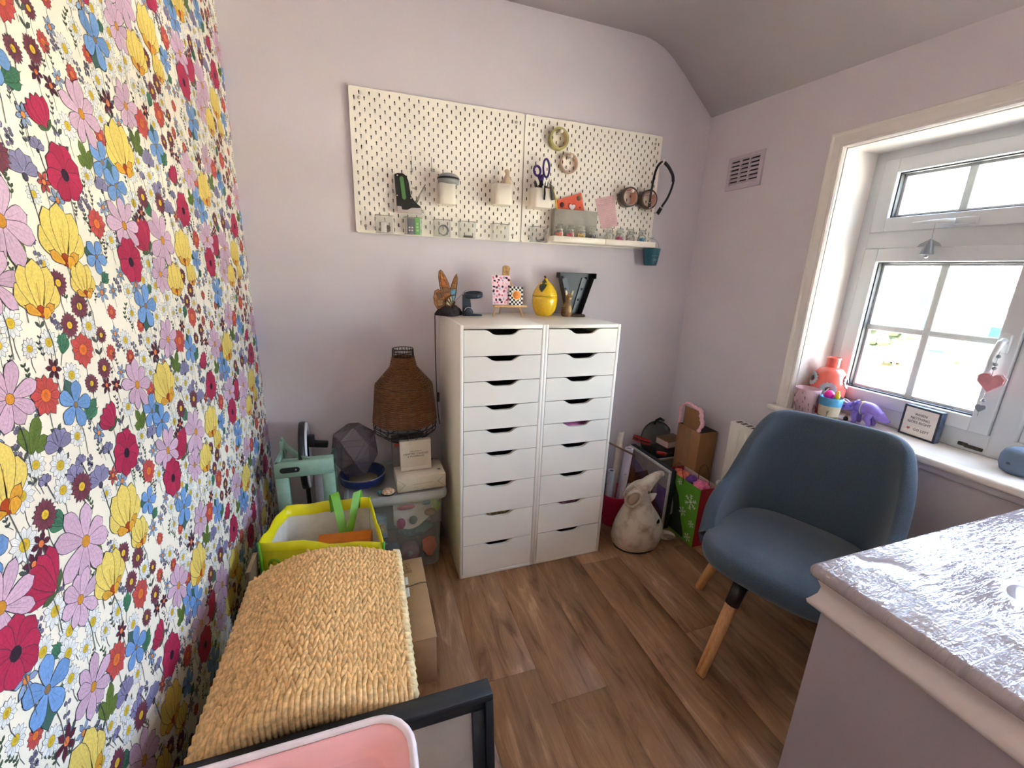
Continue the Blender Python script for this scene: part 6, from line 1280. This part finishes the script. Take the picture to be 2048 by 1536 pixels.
for (a, z) in ((math.pi+.62, .115), (-1.15, .15), (math.pi-.6, .15)):
    r0 = .0725; T = Matrix.Rotation(a, 4, 'Z') @ at(r0-.001, 0, z) @ Matrix.Rotation(math.pi/2, 4, 'Y'); P = []
    for k in range(28): q = 2*math.pi*k/28; r = .036 if k % 2 else .031; P.append((r*math.cos(q)*.9, r*math.sin(q)))
    def wrap(g):
        out = []
        for p in g.v:
            v = Matrix.Rotation(-a, 4, 'Z') @ Vector(p); d = .0725**2-v.y**2; xx = math.sqrt(max(1e-6, d)); k = (.0725-.0005-(.010*((v.z-.09)/.09)**2)); out.append(tuple(Matrix.Rotation(a, 4, 'Z') @ Vector((xx-.0725+k+(v.x-r0)+.003, v.y, v.z))))
        g.v = out; return g
    pet = obj('roundel', wrap(G().prism(P, 0, .002, 0, T)), mat('roundel_grey', (166, 180, 184), .3), t)
    obj('roundel_centre', wrap(G().lathe([(0, 0), (.012, 0), (.011, .004), (0, .004)], 14, T=T)), mat('roundel_dark', (74, 62, 60), .3), pet)
t = thing('trinket_pot', 'small ceramic pot with a blue band and painted tree on the sill', 'pot', (1.858, -.922, ZS)); t.scale = (.9, .9, 1); obj('body', G().lathe([(0, 0), (.036, 0), (.039, .003), (.0435, .062)], 28), mat('pot_cream', (206, 190, 160), .4, var=.08, vscale=40), t)
obj('blue_band', G().lathe([(.0435, .062), (.0462, .096), (.044, .097), (.041, .06)], 28), mat('pot_blue', (74, 152, 190), .35, var=.1), t); obj('olive_base', G().lathe([(.0362, .0005), (.0396, .003), (.0408, .018), (.0398, .019)], 28), mat('pot_olive', (120, 116, 60), .4, var=.3, vscale=50), t)
obj('painted_tree', G().tube([(.0405*math.cos(a), .0405*math.sin(a), z) for a, z in ((math.pi+.45, .018), (math.pi+.47, .03), (math.pi+.40, .044))], .0022, 5).tube([(.0408*math.cos(a), .0408*math.sin(a), z) for a, z in ((math.pi+.47, .03), (math.pi+.58, .046))], .0018, 5), mat('pot_olive'), t)
t = thing('pink_pompom_pen', 'hot pink ball topped stick in the trinket pot', 'pen', (1.852, -.912, ZS+.012)); obj('ball', G().ell((0, 0, .092), .020), mat('hot_pink', (226, 24, 140), .4), t); obj('stick', G().tube([(.004, -.004, 0), (.0, 0, .085)], .0025, 6), M_WHITE, t); obj('antenna', G().tube([(-.012, .002, .085), (-.018, .010, .10), (-.016, -.004, .122)], .0013, 5), M_WHITE, t)
t = thing('yellow_chick', 'tiny yellow chick ornament perched in the trinket pot', 'ornament', (1.857, -.943, ZS+.092)); obj('body', G().ell((0, 0, .014), (.010, .010, .014)), mat('chick_yellow', (238, 206, 30), .4), t); obj('head', G().ell((0, 0, .030), (.006, .006, .006), n=8, m=5), mat('chick_yellow'), t)
# triceratops
t = thing('triceratops_toy', 'purple plastic triceratops with a yellow saddle on the sill', 'toy', (1.945, -.995, ZS)); M_TRI = mat('tri_purple', (134, 110, 190), .4, var=.06)
S_ = Matrix.Rotation(.12, 4, 'Z')     # body runs along y: head towards +y
P = spline([(0, .028, .062), (0, .005, .066), (0, -.022, .067), (0, -.044, .058), (.004, -.062, .045), (.008, -.08, .036), (.010, -.094, .036)], 5)
rr = [.018+.010*math.sin(math.pi*min(1, i/18)) if i < 18 else .019*(1-(i-18)/(len(P)-18))**1.1+.003 for i in range(len(P))]
obj('body', G().tube(P, rr, 14, T=S_), M_TRI, t)
obj('head', G().tube([(0, .022, .064), (0, .048, .058), (0, .068, .048), (0, .082, .040)], [.018, .019, .013, .006], 12, T=S_), M_TRI, t)
fr = []
for k in range(13): a = math.pi*k/12; fr.append((.034*math.cos(a)*(1+.06*(k % 2)), .030*math.sin(a)*(1+.06*(k % 2))))
obj('frill', G().prism(fr+[(-.012, -.012), (.012, -.012)], -.003, .003, 0, S_ @ at(0, .034, .066) @ Matrix.Rotation(math.pi/2+.45, 4, 'X')), mat('tri_purple_dark', (104, 80, 158), .45), t)
for s in (-1, 1):
    obj('brow_horn', G().tube([(s*.010, .054, .070), (s*.014, .070, .080), (s*.015, .088, .083)], [.0045, .003, .0008], 8, T=S_), mat('horn_cream', (216, 206, 220), .4), t); obj('eye', G().ell((s*.0145, .060, .058), (.003, .003, .003), T=S_, n=8, m=5), M_DARK, t)
    obj('front_leg', G().tube([(s*.016, .014, .052), (s*.020, .018, .028), (s*.020, .012, .008), (s*.020, .014, .001)], [.013, .010, .008, .009], 10, T=S_), M_TRI, t); obj('hind_leg', G().tube([(s*.016, -.034, .056), (s*.019, -.028, .030), (s*.019, -.040, .010), (s*.019, -.036, .001)], [.016, .012, .0085, .0095], 10, T=S_), M_TRI, t)
obj('nose_horn', G().tube([(0, .072, .056), (0, .080, .066)], [.005, .001], 8, T=S_), mat('horn_cream'), t); obj('beak', G().ell((0, .084, .037), (.006, .007, .006), T=S_), mat('beak_dark', (70, 56, 70), .5), t)
sd = obj('saddle', G().ell((-.003, .0, .088), (.012, .012, .007), T=S_), mat('saddle_yellow', (206, 178, 60), .4), t); obj('saddle_strap', G().tube([(.026*math.cos(a)*.98, .0, .066+.027*math.sin(a)) for a in [2*math.pi*i/18 for i in range(18)]], .0025, 6, closed=True, T=S_), mat('strap_cream', (206, 190, 170), .5), sd)
t = thing('toy_figure', 'tiny dark toy figure by the triceratops front feet', 'toy', (1.922, -.955, ZS)); obj('body', G().lathe([(0, 0), (.008, 0), (.009, .008), (.005, .016), (0, .018)], 10), M_DARK, t); obj('head', G().ell((0, 0, .021), .0055, n=8, m=6), mat('figure_skin', (206, 170, 150), .5), t)
# block sign
t = thing('block_sign', 'small framed block sign reading when nothing goes right go left', 'sign', (1.982, -1.168, ZS), rz=-.10); w, h, d = .060, .118, .026
obj('block', G().rbox(-.0, d, -w, w, 0, h, .001, 1), mat('sign_side', (70, 84, 110), .5, var=.4, vscale=40), t)
for (a, b, c, e) in ((-w, w, h-.007, h), (-w, w, 0, .007), (-w, -w+.007, .007, h-.007), (w-.007, w, .007, h-.007)): obj('border', G().box(-.0012, 0, a, b, c, e), mat('sign_border', (48, 50, 58), .5, var=.3, vscale=60), t)
obj('face', G().box(-.0006, 0, -w+.007, w-.007, .007, h-.007), mat('sign_face', (216, 208, 200), .5), t)
SM = Matrix(((0, 0, -1, -.0009), (-1, 0, 0, 0), (0, 1, 0, 0), (0, 0, 0, 1)))
for k, (tx, sz, z, y) in enumerate((('WHEN', .0135, .088, 0), ('NOTHING', .0135, .073, 0), ('GOES RIGHT', .0135, .058, 0), ('GO LEFT', .0135, .030, -.012))): text('lettering', tx, sz, t, mat('print_dark'), at(0, y, z) @ SM)
hp3 = [(a*.32, b*.32) for a, b in [(0, -.016), (-.016, .002), (-.015, .012), (-.007, .015), (0, .008), (.007, .015), (.015, .012), (.016, .002)]]
obj('red_heart', G().prism(hp3, 0, .0004, 0, at(0, .030, .030) @ SM), mat('heart_print_red', (160, 60, 60), .5), t); text('lettering', '.....', .012, t, mat('heart_print_red'), at(0, .041, .031) @ SM)
# speaker puck
t = thing('smart_speaker', 'round blue grey fabric speaker on the sill by the ledge', 'speaker', (1.945, -1.462, ZS)); obj('body', G().lathe([(0, 0), (.034, 0), (.046, .008), (.052, .026), (.052, .052), (.046, .070), (.034, .079), (0, .081)], 32), mat('speaker_fabric', (96, 112, 132), .8, bump=.4, bscale=600), t); obj('button', G().lathe([(0, .0805), (.008, .0805), (.007, .0825), (0, .083)], 12), M_DARK, t); obj('side_dot', G().ell((-.0495, .014, .035), (.004, .006, .004)), mat('speaker_dot', (50, 58, 70), .6), t)
# hanging heart garland and bell
t = thing('heart_garland', 'pink heart and beads hanging on a string from the window handle', 'decoration', (1.975, -1.317, 1.19)); obj('string', G().tube([(0, .0, 0), (-.001, .0, -.1), (0, .002, -.24)], .0008, 5), M_STEEL, t)
HP = [(0, -.034), (-.03, -.002), (-.031, .014), (-.02, .026), (-.008, .025), (0, .016), (.008, .025), (.02, .026), (.031, .014), (.03, -.002)]; HM = Matrix(((0, 0, -1, 0), (-1, 0, 0, 0), (0, 1, 0, 0), (0, 0, 0, 1)))
obj('heart', G().prism(HP, -.004, .004, 0, at(0, -.002, -.120) @ HM), mat('heart_rose', (204, 138, 146), .5, var=.1, vscale=60), t); obj('heart_backing', G().prism([(a*1.15, b*1.13) for a, b in HP], -.0015, .0015, 0, at(.002, -.002, -.120) @ HM), mat('heart_pale', (216, 206, 212), .5), t)
for z in (-.035, -.062, -.075, -.185): obj('bead', G().ell((0, .0, z), (.006, .006, .006), n=10, m=6), mat('bead_grey', (130, 136, 146), .3), t)
obj('small_heart', G().prism([(a*.42, b*.42) for a, b in HP], -.003, .003, 0, at(0, .002, -.212) @ HM), mat('bead_grey'), t)
t = thing('angel_bell', 'little silver angel bell hanging from the top window handle', 'bell', (1.968, -1.052, 1.585)); obj('string', G().tube([(0, 0, 0), (0, -.002, -.05)], .0008, 5), M_STEEL, t)
bl = obj('bell', G().lathe([(.020, -.105), (.017, -.095), (.012, -.07), (.006, -.055), (0, -.050)], 20), mat('silver', (150, 160, 170), .3, .8), t); obj('clapper', G().ell((0, 0, -.113), (.006, .006, .005), n=8, m=6), mat('silver'), bl)
for s in (-1, 1): obj('wing', G().prism([(0, 0), (.022, -.012), (.03, -.024), (.006, -.022)], -.001, .001, 0, at(0, 0, -.055) @ Matrix(((0, 0, -1, 0), (-s, 0, 0, -s*.006), (0, 1, 0, 0), (0, 0, 0, 1)))), mat('silver'), t)
# ------------------------------------------------------------------ outside: street, hedge, cars, houses
ZG = -2.85
street = struct(obj('street', G().box(2.4, 90, -60, 60, ZG-.3, ZG), mat('pale_concrete', (204, 197, 184), .9, var=.06, vscale=.6)), 'sunlit pale street below the window')
struct(obj('lawn', G().box(26, 30, -40, 50, ZG, ZG+.05), mat('lawn_green', (150, 160, 96), .9, var=.15, vscale=3)), 'strip of lawn across the street')
def hedge(x, y0, y1, h, lb, c):
    rg = random.Random(int(x*10+y0)); g = G()
    for k in range(int((y1-y0)*14)):
        p = (x+rg.uniform(-.5, .5), rg.uniform(y0, y1), ZG+rg.uniform(.2, h-.2)); g.ell(p, (rg.uniform(.25, .45),)*2+(rg.uniform(.2, .35),), n=6, m=4, smooth=False)
    t = thing('hedge', lb, 'hedge', (x, (y0+y1)/2, ZG)); g.v = [(a-x, b-(y0+y1)/2, c_-ZG) for a, b, c_ in g.v]
    obj('leaves', g, mat('hedge_green_%d' % int(x), c, .8, var=.5, vscale=6), t)['kind'] = 'stuff'; obj('core', G().box(-.35, .35, -(y1-y0)/2, (y1-y0)/2, 0, h-.3), mat('hedge_core', (18, 24, 10), .9), t)
hedge(30.6, 13.2, 18.5, 1.8, 'long green hedge across the street', (26, 34, 14)); hedge(19.9, 8.9, 11.2, .7, 'low green shrubs beside the parked car', (20, 36, 22))
def car(x, y, rz, c, lb):
    t = thing('parked_car', lb, 'car', (x, y, ZG), rz=rz); body = [(-2.1, .35), (2.1, .35), (2.15, .7), (2.0, .92), (1.2, 1.0), (.55, 1.48), (-1.2, 1.5), (-1.95, 1.0), (-2.12, .8)]
    obj('body', G().prism(body, -.85, .85, 0, FR), mat('car_%d' % c[2], c, .25, coat=.8, var=.02), t)
    for s in (-1, 1):
        obj('side_window', G().prism([(-1.55, 1.02), (-.3, 1.03), (-.3, 1.42), (-1.1, 1.42)], s*.852-.004, s*.852+.004, 0, FR), mat('car_glass', (18, 32, 38), .1), t); obj('side_window', G().prism([(-.2, 1.03), (.95, 1.03), (.5, 1.40), (-.2, 1.42)], s*.852-.004, s*.852+.004, 0, FR), mat('car_glass'), t)
        for xx in (-1.35, 1.35): obj('wheel', G().lathe([(0, -.1), (.2, -.1), (.32, -.09), (.33, 0), (.32, .09), (.2, .1), (0, .1)], 20, T=TR(xx, s*.78, .33, rx=math.pi/2)), M_DARK, t)
    return t
car(19.2, 6.3, math.pi/2+.05, (232, 234, 234), 'white parked car with pale blue windows nearest the house'); car(26.5, 11.0, math.pi/2, (130, 50, 8), 'orange parked car across the street')
def house(x, y, w, c, lb):
    t = thing('house', lb, 'house', (x, y, ZG)); obj('wall', G().box(0, 8, -w/2, w/2, 0, 4.55), mat('render_%d' % c[2], c, .9, var=.03, vscale=.8), t)
    g = G().add([(-.4, -w/2, 4.5), (8.4, -w/2, 4.5), (4, -w/2, 6.6), (-.4, w/2, 4.5), (8.4, w/2, 4.5), (4, w/2, 6.6)], [(0, 1, 2), (5, 4, 3), (0, 2, 5, 3), (1, 4, 5, 2), (0, 3, 4, 1)]); obj('roof', g, mat('roof_tile', (196, 150, 120), .8, var=.1, vscale=2), t)
    obj('gutter', G().box(-.5, -.38, -w/2, w/2, 4.42, 4.54), mat('gutter_grey', (46, 44, 42), .6), t)
    for yy in (-w*.28, w*.22):
        for zz in (.9, 2.9):
            f = obj('window', G().box(-.06, .0, yy-.75, yy+.75, zz, zz+1.15), M_UPVC, t); obj('pane', G().box(-.07, -.055, yy-.66, yy-.04, zz+.1, zz+1.05), mat('car_glass'), f); obj('pane', G().box(-.07, -.055, yy+.04, yy+.66, zz+.1, zz+1.05), mat('car_glass'), f)
    obj('front_door', G().box(-.06, 0, w*.42-.5, w*.42+.4, 0, 2.0), mat('door_brown', (70, 46, 36), .6), t)
for k, (yy, c) in enumerate(((6, (236, 228, 214)), (14.2, (228, 214, 196)), (22.4, (240, 236, 226)), (30.6, (226, 206, 186)))): house(36, yy, 8, c, ['pale rendered house across the street past the white car', 'beige rendered house behind the orange car', 'white rendered house behind the hedge', 'buff rendered house at the far end of the street'][k])
t = thing('low_fence', 'low wooden fence beside the orange car', 'fence', (24.6, 9.6, ZG))
for k in range(4): obj('rail', G().box(-.02, .02, -1.4, 1.4, .3+.25*k, .4+.25*k), mat('fence_wood', (96, 72, 44), .8), t)
for k in range(3): obj('post', G().box(-.05, .05, -1.4+1.35*k, -1.3+1.35*k, 0, 1.2), mat('fence_wood'), t)
